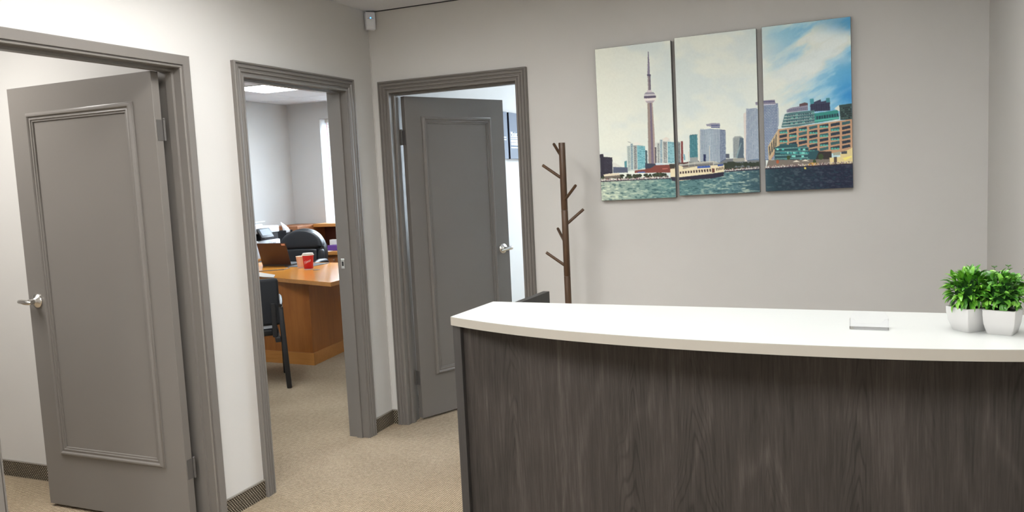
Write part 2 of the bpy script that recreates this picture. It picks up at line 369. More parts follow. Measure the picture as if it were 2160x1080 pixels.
def leaf(root, loc, ang, wd, mirror, flip=1):
    """leaf in local frame: x from hinge to free edge, y = away from the viewer, near face y=0"""
    T = .04; zt = 2.03; Lm = Matrix.Translation(loc) @ Matrix.Rotation(ang, 4, 'Z'); MF = Matrix.Diagonal((1, flip, 1, 1))
    def oo(n_, b_, m_, p_, s_=None): b_.transform(MF); return obj(n_, b_, m_, p_, s_)
    lf = oo('leaf', BX(0, wd, 0, T, .014, zt, .0015, 1), 'door', root); lf.matrix_local = Lm
    fr = lambda s, z, h: Vector((s, -h, z))
    oo('panel_moulding', sweep_frame(fr, MOULD, .118, wd-.118, 1.91, .272, closed=True), 'door', lf, 40)
    h = bpy.data.objects.new('handle', None); COL.objects.link(h); h.parent = root; h.matrix_local = Lm @ Matrix.Translation((wd-.06, 0, 1.026)); h.empty_display_size = .03
    bm = bmesh.new(); lathe(bm, [(.034, 0), (.034, .004), (.030, .010), (.018, .016), (.013, .022), (.012, .045)], 28)
    bm.transform(Matrix.Rotation(PI/2, 4, 'X')); oo('rose', bm, 'steel', h, 30)
    bm = bmesh.new(); y = -.052
    if mirror == 'lever':       # lever seen from below the eye line, reaching past the free edge
        pts = [(-.028, y, -.002), (-.015, y-.003, -.002), (.0, y-.004, 0), (.02, y-.002, .001), (.045, y+.004, .002), (.066, y+.008, .001), (.074, y+.010, 0)]
        rd = [.008, .0105, .0125, .0125, .0115, .010, .006]
    else:
        pts = [(-.052, y+.010, -.007), (-.04, y+.006, -.005), (-.02, y, -.002), (0, y-.004, .002), (.018, y-.005, .004), (.030, y-.005, .005), (.033, y-.005, .005)]
        rd = [.006, .0085, .0095, .012, .0125, .0125, .010]
    tube(bm, pts, rd, 14); oo('lever', bm, 'steel', h, 50)
    if mirror != 'lever':
        bm = bmesh.new(); lathe(bm, [(.0045, 0), (.0045, .002)], 12); bm.transform(Matrix.Translation((.036, y-.006, .005)) @ Matrix.Rotation(PI/2, 4, 'Y')); oo('keyway', bm, 'rubber', h)
    for z in (1.78, .272):
        hb = bmesh.new(); tube(hb, [(-.006, T+.004, z-.045), (-.006, T+.004, z+.045)], .0055, 10)
        for k in (-.027, -.009, .009, .027): tube(hb, [(-.006, T+.004, z+k-.0006), (-.006, T+.004, z+k+.0006)], .0062, 10)
        lathe(hb, [(.0045, 0), (.006, .003), (.004, .007)], 10, (-.006, T+.004, z+.045))
        box(hb, -.0018, -.0001, T-.032, T+.001, z-.045, z+.045)
        ho = oo('hinge', hb, 'hinge', root, 30); ho.matrix_local = Lm
    return lf
d1 = thing('door_1', 'grey panelled door standing open in plain flat grey trim', 'door', kind='structure')
frame_parts(d1, FL, D1, PLAIN, -.065, -.030)
leaf(d1, (-.078, -1.622, 0), PI-.008, .912, 'lever', -1)
d2 = thing('door_2', 'grey stepped door frame opening to the office with orange desk', 'door', kind='structure')
frame_parts(d2, FL, D2, STEP, -.066, -.030)
sp = bmesh.new(); box(sp, -.104, -.080, D2[1]-.0015, D2[1], 1.018, 1.076, .0007, 1); sp = obj('strike_plate', sp, 'steel', d2)
obj('latch_hole', BX(-.098, -.087, D2[1]-.0019, D2[1]-.0014, 1.034, 1.06), 'dark', sp)
d3 = thing('door_3', 'grey panelled door ajar in stepped trim beside the coat rack', 'door', kind='structure')
frame_parts(d3, FB, D3, STEP, -.066, -.030)
leaf(d3, (.162, .094, 0), math.radians(65), .805, 'knob')

# ------------------------------------------------------------------ reception counter
RD = math.radians(-2.6)
desk = thing('reception_counter', 'dark grey woodgrain reception counter with bowed white top', 'reception desk', (1.5577, -2.136, 0), RD)
DW = 1.60; TZ = 1.10; TT = .026; DB = .70
bow = [(0, 0), (.10, .042), (.20, .078), (.31, .110), (.44, .139), (.56, .158), (.68, .170), (.80, .178), (.92, .182), (1.04, .181), (1.16, .175), (1.28, .163), (1.40, .143), (1.50, .118), (1.60, .085)]
bx_, by_ = zip(*bow); xs_ = np.linspace(0, DW, 49); co = np.polyfit(bx_, by_, 5); ys_ = np.polyval(co, xs_); ys_ = ys_-ys_[0]*(1-xs_/DW)
front = [(float(x), -float(y)) for x, y in zip(xs_, ys_)]
pts = front+[(DW, .285), (0, .285)]
obj('counter_top', prism(bmesh.new(), pts, TZ-TT, TZ), 'white_lam', desk)
bm = bmesh.new(); n = len(pts)                         # cream edge band round the rim
for i in range(n):
    a, b = pts[i], pts[(i+1) % n]; dv = Vector((b[0]-a[0], b[1]-a[1])).normalized(); nr = Vector((dv.y, -dv.x))*.0007
    q = [(a[0]+nr.x, a[1]+nr.y, TZ-TT+.0002), (b[0]+nr.x, b[1]+nr.y, TZ-TT+.0002), (b[0]+nr.x, b[1]+nr.y, TZ-.0008), (a[0]+nr.x, a[1]+nr.y, TZ-.0008)]
    bm.faces.new([bm.verts.new(p) for p in q])
bmesh.ops.remove_doubles(bm, verts=bm.verts, dist=.0009)
obj('edge_band', bm, 'white_edge', desk)
for x in (.002, DW-.028): obj('side_panel', BX(x, x+.026, .004, DB, 0, TZ-TT-.001, .0012, 1), 'desk_dark', desk)
obj('front_panel', BX(.0282, DW-.0282, .022, .042, .004, TZ-TT-.0005), 'desk_wood', desk)
obj('work_surface', BX(.0285, DW-.0285, .0425, DB-.02, .715, .742, .001, 1), 'desk_dark', desk)
for x in (.0286, DW-.0286-.40):
    pd = obj('drawer_pedestal', BX(x, x+.40, .05, DB-.05, .02, .714), 'desk_dark', desk)
    for z0, z1 in ((.04, .25), (.26, .47), (.48, .70)):
        obj('drawer_front', BX(x+.005, x+.395, DB-.0499, DB-.032, z0, z1, .001, 1), 'desk_wood', pd)

# business card holder
hc = thing('card_holder', 'clear acrylic business card holder on the white counter', 'card holder', (2.7005, -2.155, TZ), RD)
bm = bmesh.new(); box(bm, -.043, .043, -.017, .020, 0, .0012)
obj('base', bm, 'acrylic', hc)
def plate(name, prof, y0, y1, lean=0.):
    b_ = bmesh.new(); A = [b_.verts.new((x, y0+lean*z, z)) for x, z in prof]; B = [b_.verts.new((x, y1+lean*z, z)) for x, z in prof]; k = len(prof)
    b_.faces.new(A); b_.faces.new(B[::-1])
    for i in range(k): b_.faces.new((A[i], A[(i+1) % k], B[(i+1) % k], B[i]))
    return obj(name, b_, 'acrylic', hc)
plate('front_lip', [(-.043, .002), (.043, .002), (.043, .025), (.041, .027), (.034, .0255), (.030, .021), (.0275, .0155), (-.0275, .0155), (-.030, .021), (-.034, .0255), (-.041, .027), (-.043, .025)], -.017, -.0152, .1)
plate('back_plate', [(-.043, .002), (.043, .002), (.043, .026), (.0385, .030), (.036, .037), (.032, .0405), (-.032, .0405), (-.036, .037), (-.0385, .030), (-.043, .026)], .012, .0138, .25)
for x in (-.043, .0414): obj('side_wall', BX(x, x+.0016, -.015, .0138, .0022, .024), 'acrylic', hc)

# potted plants
def pot(bm, top, bot, h):
    prof = [(bot*.92, 0), (bot, .003), ((bot+top)/2*.985+.002, h*.42), (top*.992, h*.78), (top, h-.001), (top-.0012, h), (top-.0035, h), (top-.005, h*.8)]
    rings = []
    for r, z in prof:
        ring = []
        for q in range(4):
            a = PI/4+q*PI/2
            for s_ in (-1, 0, 1):
                cx, cy = r*math.sqrt(2)*math.cos(a), r*math.sqrt(2)*math.sin(a); c_ = .004
                aa = a+s_*PI/4; sx_ = math.copysign(1, cx); sy_ = math.copysign(1, cy)
                ring.append(bm.verts.new((cx-sx_*c_+c_*math.cos(aa), cy-sy_*c_+c_*math.sin(aa), z)))
        rings.append(ring)
    for A, B in zip(rings, rings[1:]):
        k = len(A)
        for i in range(k): bm.faces.new((A[i], A[(i+1) % k], B[(i+1) % k], B[i]))
    bm.faces.new(rings[0][::-1]); bm.faces.new(rings[-1]); return bm
def leaf_mesh(name, wd, material, cup=.10, tipw=.0):
    prof = [(0, .10), (.12, .35), (.32, .85), (.55, 1.), (.78, .78), (.93, .38), (1., .02)]
    v = []; f = []
    for i, (x, ww) in enumerate(prof):
        z = .16*math.sin(x*PI)-.10*x*x; hw = wd*ww/2
        v += [(x, -hw, z+cup*hw*2), (x, 0, z), (x, hw, z+cup*hw*2)]
    for i in range(len(prof)-1):
        a = i*3; f += [(a, a+1, a+4, a+3), (a+1, a+2, a+5, a+4)]
    me = bpy.data.meshes.new(name); me.from_pydata(v, [], f); me.materials.append(M[material])
    for p in me.polygons: p.use_smooth = True
    return me
def plant(label, loc, rz, lm, nleaf, llen, spiky, seed, top, bot, ph):
    r = random.Random(seed); t = thing('potted_plant', label, 'plant', loc, rz, 'small potted plants on the counter')
    p = obj('pot', pot(bmesh.new(), top, bot, ph), 'ceramic', t, 40)
    obj('soil', BX(-top+.005, top-.005, -top+.005, top-.005, ph*.80, ph-.004), 'soil', t)
    c = Vector((0, 0, ph+.034)); stems = bmesh.new(); cnt = 0
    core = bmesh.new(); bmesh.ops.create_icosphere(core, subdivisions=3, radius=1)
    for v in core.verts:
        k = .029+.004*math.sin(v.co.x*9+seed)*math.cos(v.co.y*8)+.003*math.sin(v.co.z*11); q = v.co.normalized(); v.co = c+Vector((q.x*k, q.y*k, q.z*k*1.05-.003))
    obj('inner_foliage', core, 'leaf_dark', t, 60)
    nd = nleaf
    for i in range(nd):
        z = 1-1.68*(i+.5)/nd; a = i*2.39996+r.uniform(-.35, .35); rr = math.sqrt(max(0, 1-z*z)); d = Vector((rr*math.cos(a), rr*math.sin(a), z)).normalized()
        lay = r.choice((.026, .031, .036)); pos = c+Vector((d.x*lay, d.y*lay, d.z*lay*1.12))
        jit = Vector((r.uniform(-1, 1), r.uniform(-1, 1), r.uniform(-.6, 1)))*(.42 if spiky else .75); dr = (d+jit+Vector((0, 0, .12 if z > -.3 else -.25))).normalized()
        upv = (Vector((0, 0, 1))+d*.4); upv = upv-dr*upv.dot(dr); upv = upv.normalized() if upv.length > .08 else dr.orthogonal().normalized()
        if not spiky: upv = Matrix.Rotation(r.uniform(-.7, .7), 3, dr) @ upv
        side = upv.cross(dr); L = llen*r.uniform(.75, 1.15)
        mt = Matrix((dr*L, side*L, upv*L)).transposed().to_4x4(); mt.translation = pos
        if pos.z+dr.z*L < ph*.45 and max(abs((pos+dr*L).x), abs((pos+dr*L).y)) < top*1.1: continue
        o = bpy.data.objects.new('leaf', lm[cnt % len(lm)]); COL.objects.link(o); o.parent = t; o.matrix_local = mt; cnt += 1
    for k in range(12):
        a = k*.55; tube(stems, [(.008*math.cos(a), .008*math.sin(a), ph*.8), (.022*math.cos(a), .022*math.sin(a), ph+.03)], [.0012, .0009], 5)
    if not spiky:
        for (a, rr, hh) in ((.2, .045, .088), (1.2, .018, .094), (2.4, .03, .09), (5.6, .05, .075), (4.4, .03, .084)):
            b0 = Vector((.01*math.cos(a), .01*math.sin(a), ph)); b1 = Vector((rr*math.cos(a), rr*math.sin(a), ph+hh)); tube(stems, [b0, b0.lerp(b1, .55)+Vector((0, 0, .012)), b1], [.0011, .0009, .0006], 5)
            for k in range(6):
                dv = Vector((math.cos(k*1.05), math.sin(k*1.05), .7)).normalized(); tube(stems, [b1, b1+dv*.007], [.0005, .0008], 4)
    obj('stems', stems, 'stem', t)
LM1 = [leaf_mesh('leaf', w_, 'leaf1', c_) for w_, c_ in ((.34, .25), (.38, .12), (.30, .35))]
LM2 = [leaf_mesh('leaf', w_, 'leaf2', c_) for w_, c_ in ((.52, .2), (.60, .1), (.46, .3))]
plant('artificial plant with pointed green leaves in a white pot, farther from the side wall', (2.913, -2.140, TZ), math.radians(36), LM1, 270, .0265, True, 3, .0345, .0255, .0565)
plant('artificial plant with rounded green leaves in a white pot, nearer the side wall', (2.977, -2.163, TZ), math.radians(-22), LM2, 270, .0205, False, 11, .0335, .0265, .0565)

# ------------------------------------------------------------------ coat rack
RX0, RY0 = 1.289, -.27
rk = thing('coat_rack', 'brown wooden coat tree with peg hooks against the back wall', 'coat rack', (RX0, RY0, 0))
for z0, z1 in ((.03, .40), (.401, .975), (.976, 1.322), (1.323, 1.672)): 
    obj('pole_section', lathe(bmesh.new(), [(.0165, z0), (.0172, z0+.002), (.0172, z1-.002), (.0165, z1)], 24), 'walnut', rk, 30)
for (dx, dy, z) in ((-.066, .072, 1.600), (-.092, -.026, 1.490), (.080, -.060, 1.378), (.078, .048, 1.250), (-.066, .078, 1.150), (-.094, -.022, 1.032)):
    d = Vector((dx, dy, .072)); s_ = d.normalized(); a = Vector((0, 0, z))+Vector((dx, dy, 0)).normalized()*.010
    obj('peg', tube(bmesh.new(), [a, a+s_*.004, a+d*.96, a+d*1.0], [.0075, .0078, .0078, .0066], 14), 'walnut', rk, 40)
for k in range(4):
    a = PI/4+k*PI/2; e = Vector((math.cos(a), math.sin(a), 0)); f_ = obj('foot', tube(bmesh.new(), [e*.014+Vector((0, 0, .075)), e*.11+Vector((0, 0, .045)), e*.225+Vector((0, 0, .0135))], [.015, .0145, .0135], 12), 'walnut', rk, 40)
obj('hub', lathe(bmesh.new(), [(.022, .02), (.026, .03), (.026, .10), (.022, .11)], 24), 'walnut', rk, 30)

# ------------------------------------------------------------------ motion sensor in the corner
ms = thing('motion_sensor', 'small white motion sensor with blue light in the ceiling corner', 'sensor', (.029, -.029, CH-.112), PI/4)
obj('body', BX(-.029, .029, -.028, .010, 0, .104, .004, 3), 'sensor', ms, 40)
bm = bmesh.new(); lathe(bm, [(.022, .006), (.0225, .03), (.022, .062)], 28); bmesh.ops.scale(bm, vec=(1, .30, 1), verts=bm.verts); bm.transform(Matrix.Translation((0, -.0265, 0))); obj('lens', bm, 'plastic_white', ms, 50)
bm = bmesh.new(); lathe(bm, [(.0038, 0), (.0038, .0012), (.002, .002)], 14); bm.transform(Matrix.Translation((0, -.0281, .069)) @ Matrix.Rotation(PI/2, 4, 'X')); obj('indicator_light', bm, 'led', ms)
obj('slot', tube(bmesh.new(), [(-.019+.0038*k, -.0282, .062+.007*math.sin(PI*k/10)) for k in range(11)], .0007, 5), 'rubber', ms)

# ------------------------------------------------------------------ triptych print (painted in photo-pixel space, sampled on a fine grid)
SC = 3; PX0, PY0, PW, PH = 1248, 24, 566, 410
yy, xx = np.mgrid[0:PH*SC, 0:PW*SC].astype(np.float32); xx = xx/SC+PX0; yy = yy/SC+PY0
def lin(c): c = np.asarray(c, np.float32)/255.; return np.where(c <= .04045, c/12.92, ((c+.055)/1.055)**2.4)
def vnoise(sx, sy, seed, octs=4):
    g = np.random.default_rng(seed); out = np.zeros_like(xx); amp = 1.; tot = 0
    for _ in range(octs):
        gw, gh = int(PW/sx)+3, int(PH/sy)+3; t = g.random((gh, gw)).astype(np.float32)
        u = (xx-PX0)/sx; v = (yy-PY0)/sy; i = u.astype(int); j = v.astype(int); fu = u-i; fv = v-j; fu = fu*fu*(3-2*fu); fv = fv*fv*(3-2*fv)
        out += amp*(t[j, i]*(1-fu)*(1-fv)+t[j, i+1]*fu*(1-fv)+t[j+1, i]*(1-fu)*fv+t[j+1, i+1]*fu*fv); tot += amp; amp *= .5; sx /= 2; sy /= 2
    return out/tot
def ss(a, b, x): t = np.clip((x-a)/(b-a), 0, 1); return t*t*(3-2*t)
IMG = np.zeros((PH*SC, PW*SC, 3), np.float32)
def blend(mask, col):
    global IMG
    c = np.asarray(col, np.float32); IMG = IMG*(1-mask[..., None])+c*mask[..., None]
# sky
cl = vnoise(90, 60, 1); rot = vnoise(160, 26, 5, 5)
IMG[:] = (224, 230, 221); blend(ss(.42, .62, cl)*.7, (206, 219, 220)); blend(ss(1255, 1400, xx)*0+ss(330, 120, yy)*0+ss(.5, .75, vnoise(130, 90, 9))*.4, (234, 235, 220))
diag = vnoise(70, 70, 21, 4)
u_ = ((xx-1600)*.82+(yy-40)*.57); v_ = (-(xx-1600)*.57+(yy-40)*.82)
def warp(sx, sy, seed, oc=5):     # noise stretched along the cloud direction
    g = np.random.default_rng(seed); out = np.zeros_like(xx); amp = 1.; tot = 0
    for _ in range(oc):
        u = u_/sx+40; v = v_/sy+40; i = np.floor(u).astype(int); j = np.floor(v).astype(int); fu = u-i; fv = v-j; fu = fu*fu*(3-2*fu); fv = fv*fv*(3-2*fv); t = g.random((257, 257)).astype(np.float32)
        T_ = lambda a, b: t[a % 257, b % 257]
        out += amp*(T_(j, i)*(1-fu)*(1-fv)+T_(j, i+1)*fu*(1-fv)+T_(j+1, i)*(1-fu)*fv+T_(j+1, i+1)*fu*fv); tot += amp; amp *= .55; sx /= 2; sy /= 2
    return out/tot
u_, v_ = (xx-1600)*.86-(yy-40)*.5, (xx-1600)*.5+(yy-40)*.86
cw = warp(110, 34, 3)
depth = ss(1590, 1830, xx+.25*(200-yy))
blend(depth*ss(.60, .40, cw)*.85, (126, 194, 228)); blend(depth*ss(.44, .30, cw)*.7, (66, 154, 208))
blend(depth*ss(.56, .70, cw)*.75, (226, 236, 236))
blend(np.exp(-(((xx-1802)/34.)**2+((yy-198)/28.)**2))*.95, (50, 140, 206)); blend(np.exp(-(((xx-1800)/70.)**2+((yy-44)/20.)**2))*.75, (58, 140, 192)); blend(np.exp(-(((xx-1640)/34.)**2+((yy-66)/18.)**2))*.35, (120, 188, 220))
blend(np.exp(-(((xx-1700)/46.)**2+((yy-150)/26.)**2))*.55, (228, 236, 234)); blend(np.exp(-(((xx-1775)/30.)**2+((yy-120)/16.)**2))*.5, (222, 234, 236)); blend(ss(1500, 1600, xx)*ss(1620, 1560, xx)*ss(60, 180, yy)*.3, (208, 224, 230))
# water
def shore(x): return np.interp(x, [1255, 1430, 1540, 1605, 1700, 1805], [382, 375, 361, 356, 350, 343])
wm = ss(-.5, .5, yy-shore(xx)); wn = vnoise(9, 3.2, 41, 3); wn2 = vnoise(5, 1.8, 43, 2)
wcol = np.zeros_like(IMG); tx = np.clip((xx-1260)/540, 0, 1)
for k, ch in enumerate(zip((178, 190, 172), (92, 132, 132), (82, 118, 126), (30, 52, 66), (26, 32, 56))): wcol[..., k] = np.interp(tx, [0, .28, .55, .70, .95], ch)
IMG = IMG*(1-wm[..., None])+wcol*wm[..., None]
hl = wm*ss(.52, .75, wn)*(np.interp(xx, [1260, 1330, 1430, 1540, 1580, 1610, 1800], [.95, .6, .35, .6, .6, .18, .12]))
blend(hl, (214, 224, 200)); blend(wm*ss(.55, .3, wn2)*ss(.55, .4, wn)*.6, (36, 72, 80))
def poly(pts, col, a=1.):
    pts = [(float(x), float(y)) for x, y in pts]; X = [p[0] for p in pts]; Y = [p[1] for p in pts]
    x0 = max(0, int((min(X)-PX0)*SC)-1); x1 = min(PW*SC, int((max(X)-PX0)*SC)+2); y0 = max(0, int((min(Y)-PY0)*SC)-1); y1 = min(PH*SC, int((max(Y)-PY0)*SC)+2)
    if x1 <= x0 or y1 <= y0: return
    gx = xx[y0:y1, x0:x1]; gy = yy[y0:y1, x0:x1]; ins = np.zeros(gx.shape, bool)
    for (ax, ay), (bx, by) in zip(pts, pts[1:]+pts[:1]):
        if ay == by: continue
        c = ((ay > gy) != (by > gy)) & (gx < (bx-ax)*(gy-ay)/(by-ay)+ax); ins ^= c
    IMG[y0:y1, x0:x1][ins] = IMG[y0:y1, x0:x1][ins]*(1-a)+np.asarray(col, np.float32)*a
fB = lambda *p: [(1250+a/5.684, 240+b/5.684) for a, b in p]
fC = lambda *p: [(1410+a/4.5, 180+b/4.5) for a, b in p]
fD = lambda *p: [(1590+a/4.318, 170+b/4.318) for a, b in p]
fA = lambda *p: [(1240+a/2.634, 20+b/2.634) for a, b in p]
def Q(F, x0, y0, x1, y1): return F((x0, y0), (x1, y0), (x1, y1), (x0, y1))
def lerp2(c, u, v):
    (tl, tr, br, bl) = c; t = [tl[i]+(tr[i]-tl[i])*u for i in (0, 1)]; b = [bl[i]+(br[i]-bl[i])*u for i in (0, 1)]; return (t[0]+(b[0]-t[0])*v, t[1]+(b[1]-t[1])*v)
def grid(c, nx, ny, col, fx=.6, fy=.6, jit=0, alt=None):
    for j in range(ny):
        for i in range(nx):
            u0, v0 = (i+(1-fx)/2)/nx, (j+(1-fy)/2)/ny; u1, v1 = u0+fx/nx, v0+fy/ny
            cc = np.array(alt if (alt and random.random() < .3) else col, float)+random.uniform(-jit, jit)
            poly([lerp2(c, u0, v0), lerp2(c, u1, v0), lerp2(c, u1, v1), lerp2(c, u0, v1)], cc)
def tower_round(F, x0, x1, yt, yb, n, base, line, dark, bulge=6):
    for k in range(24):          # cylindrical shading of the printed facade
        a, b = x0+(x1-x0)*k/24, x0+(x1-x0)*(k+1)/24; s_ = abs((k+.5)/12-1); poly(Q(F, a, yt, b, yb), np.array(base)*(1-.35*s_)+np.array(dark)*.35*s_)
    for j in range(n):
        y = yt+(yb-yt)*(j+.3)/n; h = (yb-yt)/n*.38; m_ = (x0+x1)/2
        poly(F((x0, y-bulge*.0), (m_, y-bulge), (x1, y), (x1, y+h), (m_, y+h-bulge), (x0, y+h)), line)
    for k in range(1, 9):
        x = x0+(x1-x0)*k/9; poly(Q(F, x, yt, x+1.5, yb), dark, .35)
# dark block at far left and low sheds
poly(fB((80, 480), (130, 472), (132, 508), (240, 516), (246, 720), (90, 760)), (46, 44, 58)); grid(fB((140, 520), (236, 522), (242, 690), (146, 690)), 6, 10, (74, 72, 88), .5, .4, 14)
poly(fB((82, 520), (92, 520), (100, 690), (92, 690)), (150, 150, 150), .6)
poly(fB((246, 575), (290, 590), (350, 628), (246, 640)), (214, 216, 208)); poly(fB((250, 632), (430, 636), (432, 700), (250, 704)), (84, 92, 112)); poly(fB((386, 565), (416, 553), (420, 636), (390, 636)), (86, 142, 150))
# teal residential tower
poly(fB((416, 378), (458, 372), (460, 344), (490, 340), (492, 366), (600, 366), (636, 380), (640, 428), (662, 432), (666, 600), (640, 660), (430, 690)), (196, 206, 200))
poly(fB((540, 370), (636, 382), (640, 640), (548, 668)), (112, 172, 184)); poly(fB((638, 428), (662, 432), (666, 600), (642, 640)), (70, 92, 100))
grid(fB((424, 384), (456, 378), (462, 668), (432, 680)), 2, 20, (92, 122, 128), .7, .55, 12); grid(fB((462, 352), (490, 350), (496, 662), (466, 668)), 1, 22, (74, 120, 146), .9, .6, 10)
grid(fB((498, 374), (536, 372), (542, 655), (504, 662)), 1, 20, (66, 60, 76), .9, .6, 8); grid(fB((544, 378), (634, 388), (638, 636), (552, 660)), 4, 20, (150, 204, 208), .7, .35, 14, (70, 130, 150))
poly(fB((496, 345), (540, 330), (606, 360), (560, 366), (500, 366)), (226, 226, 218)); poly(fB((428, 324), (470, 336), (468, 340), (430, 330)), (90, 92, 96))
# second residential tower
poly(fB((748, 340), (806, 330), (806, 300), (846, 292), (880, 268), (922, 288), (926, 322), (985, 330), (1000, 590), (748, 590)), (206, 212, 206)); poly(fB((846, 292), (880, 268), (922, 288), (896, 318), (850, 318)), (222, 218, 208))
poly(fB((900, 326), (1000, 334), (1004, 588), (906, 588)), (128, 178, 188)); poly(fB((744, 392), (770, 392), (772, 588), (744, 588)), (88, 86, 96))
grid(fB((780, 346), (806, 342), (808, 582), (782, 584)), 1, 17, (70, 84, 96), .9, .55, 8); grid(fB((810, 304), (840, 302), (842, 582), (812, 582)), 1, 18, (92, 142, 168), .9, .6, 10)
grid(fB((850, 326), (892, 326), (896, 584), (854, 584)), 2, 17, (58, 58, 72), .85, .55, 8); grid(fB((904, 332), (1000, 338), (1002, 584), (908, 584)), 4, 18, (158, 206, 210), .7, .35, 14, (76, 128, 148)); 
poly(fB((1004, 320), (1040, 330), (1044, 590), (1004, 590)), (150, 160, 160)); grid(fB((1010, 340), (1040, 340), (1042, 585), (1010, 585)), 1, 16, (70, 78, 88), .95, .5)
# brick chimney
poly(fB((1048, 318), (1074, 316), (1080, 600), (1050, 600)), (128, 66, 66)); poly(fC((135, 640), (150, 650), (156, 705), (140, 705)), (120, 170, 186))
# needle tower
poly(fA((337, 231), (340.5, 231), (345, 300), (335, 300)), (108, 104, 128)); poly(fA((335, 292), (345, 292), (348, 358), (334, 358)), (134, 128, 148)); poly(fA((332, 356), (352, 356), (353, 366), (333, 366)), (84, 82, 104))
poly(fA((335, 366), (350.5, 366), (353, 445), (338, 445)), (138, 128, 134)); poly(fA((345, 366), (350.5, 366), (353, 445), (347, 445)), (96, 90, 110))
poly(fA((332, 444), (357, 444), (358, 456), (331, 456)), (206, 200, 204)); poly(fA((324, 456), (366, 454), (377, 466), (378, 476), (316, 478), (316, 468)), (150, 146, 160)); poly(fA((316, 468), (378, 466), (379, 472), (315, 474)), (216, 214, 216))
poly(fA((314, 478), (381, 474), (380, 486), (316, 490)), (92, 86, 106)); poly(fA((317, 490), (379, 486), (376, 502), (364, 512), (330, 514), (320, 504)), (232, 226, 222)); poly(fA((322, 504), (374, 500), (364, 514), (332, 516)), (176, 168, 176))
poly(fA((334, 514), (362, 513), (374, 700), (376, 854), (340, 854), (337, 700)), (150, 136, 130)); poly(fA((347, 513), (356, 513), (364, 700), (370, 854), (356, 854), (352, 700)), (116, 106, 126)); poly(fA((356, 513), (362, 513), (374, 700), (376, 854), (370, 854), (364, 700)), (168, 152, 144))
# low red brick hall, sheds and quay left panel
poly(fB((636, 588), (760, 592), (760, 680), (640, 680)), (58, 66, 84)); poly(fB((512, 668), (640, 655), (700, 650), (760, 610), (1060, 600), (1060, 700), (512, 705)), (126, 68, 60)); poly(fB((760, 585), (830, 585), (860, 606), (764, 608)), (196, 214, 224)); poly(fB((510, 668), (640, 656), (640, 662), (512, 674)), (200, 196, 188)); poly(fB((545, 692), (640, 688), (640, 702), (545, 705)), (70, 100, 160)); poly(fB((840, 652), (905, 646), (905, 656), (842, 662)), (190, 110, 98))
poly(fB((920, 596), (1060, 596), (1060, 650), (930, 650)), (62, 58, 50)); poly(fA((490, 850), (600, 838), (600, 870), (490, 880)), (86, 52, 50))
poly(fA((560, 840), (980, 818), (980, 880), (560, 905)), (112, 118, 122))
for k in range(260):      # trees along the quay
    x = random.uniform(1262, 1600); yb_ = float(shore(x))-random.uniform(4, 11); r_ = random.uniform(1.2, 3.4)
    if 1408 < x < 1530: continue
    g_ = random.uniform(.7, 1.2); poly([(x+r_*1.4*math.cos(a), yb_+r_*math.sin(a)) for a in np.linspace(0, 6.2, 7)], (52*g_, 62*g_, 44*g_))
poly(fB((130, 725), (200, 712), (320, 706), (335, 730), (140, 746)), (220, 210, 188)); poly(fB((140, 746), (335, 730), (340, 760), (140, 775)), (110, 102, 94))
# centre towers
poly(fC((196, 470), (205, 460), (275, 456), (282, 700), (200, 710)), (62, 112, 124)); grid(fC((200, 475), (276, 462), (280, 690), (204, 700)), 4, 16, (84, 146, 156), .7, .5, 12); poly(fC((200, 680), (282, 676), (282, 722), (200, 722)), (150, 156, 156))
poly(Q(fC, 290, 418, 302, 720), (214, 212, 204)); tower_round(fC, 302, 500, 408, 730, 24, (122, 144, 166), (206, 216, 220), (76, 92, 118), 10)
poly(fC((498, 412), (550, 418), (556, 700), (500, 730)), (92, 104, 134)); grid(fC((500, 420), (548, 424), (554, 690), (502, 720)), 3, 22, (168, 184, 198), .8, .4, 12)
poly(fC((360, 362), (420, 350), (496, 352), (498, 398), (412, 396), (408, 384), (366, 378)), (150, 150, 166)); poly(fC((410, 366), (494, 366), (494, 376), (410, 378)), (70, 84, 128)); poly(fC((410, 386), (494, 386), (494, 396), (410, 396)), (84, 98, 140))
poly(fC((556, 646), (588, 648), (590, 690), (556, 690)), (84, 92, 108)); poly(Q(fC, 336, 650, 360, 720), (34, 44, 84))
poly(fC((622, 496), (640, 480), (690, 476), (716, 488), (728, 690), (626, 690)), (158, 166, 166)); grid(fC((630, 500), (690, 488), (692, 680), (632, 680)), 4, 16, (108, 122, 130), .6, .55, 10); poly(fC((690, 490), (724, 500), (728, 690), (650, 690), (676, 600)), (88, 106, 120)); poly(fC((676, 600), (700, 540), (704, 545), (664, 690), (650, 690)), (160, 190, 190), .6)
poly(fC((722, 262), (742, 250), (750, 225), (760, 722), (735, 722)), (216, 210, 204)); tower_round(fC, 748, 960, 214, 712, 38, (114, 136, 162), (206, 214, 220), (68, 84, 122), 14)
poly(fC((834, 156), (880, 146), (945, 138), (945, 180), (838, 184)), (140, 130, 142))
tower_round(fD, 76, 216, 200, 720, 38, (98, 118, 150), (182, 194, 208), (60, 78, 120), 4); poly(fD((210, 236), (222, 240), (224, 400), (212, 430)), (158, 170, 186))
poly(fD((22, 192), (60, 182), (100, 172), (186, 168), (192, 205), (24, 214)), (136, 132, 150)); poly(fD((76, 182), (186, 178), (188, 190), (76, 194)), (86, 88, 120)); poly(fD((30, 214), (192, 205), (192, 212), (30, 222)), (198, 200, 212))
poly(fC((624, 692), (730, 690), (732, 722), (626, 726)), (160, 160, 150)); poly(fC((640, 726), (800, 722), (800, 770), (640, 780)), (108, 116, 124)); poly(Q(fC, 570, 722, 640, 790), (56, 64, 56))
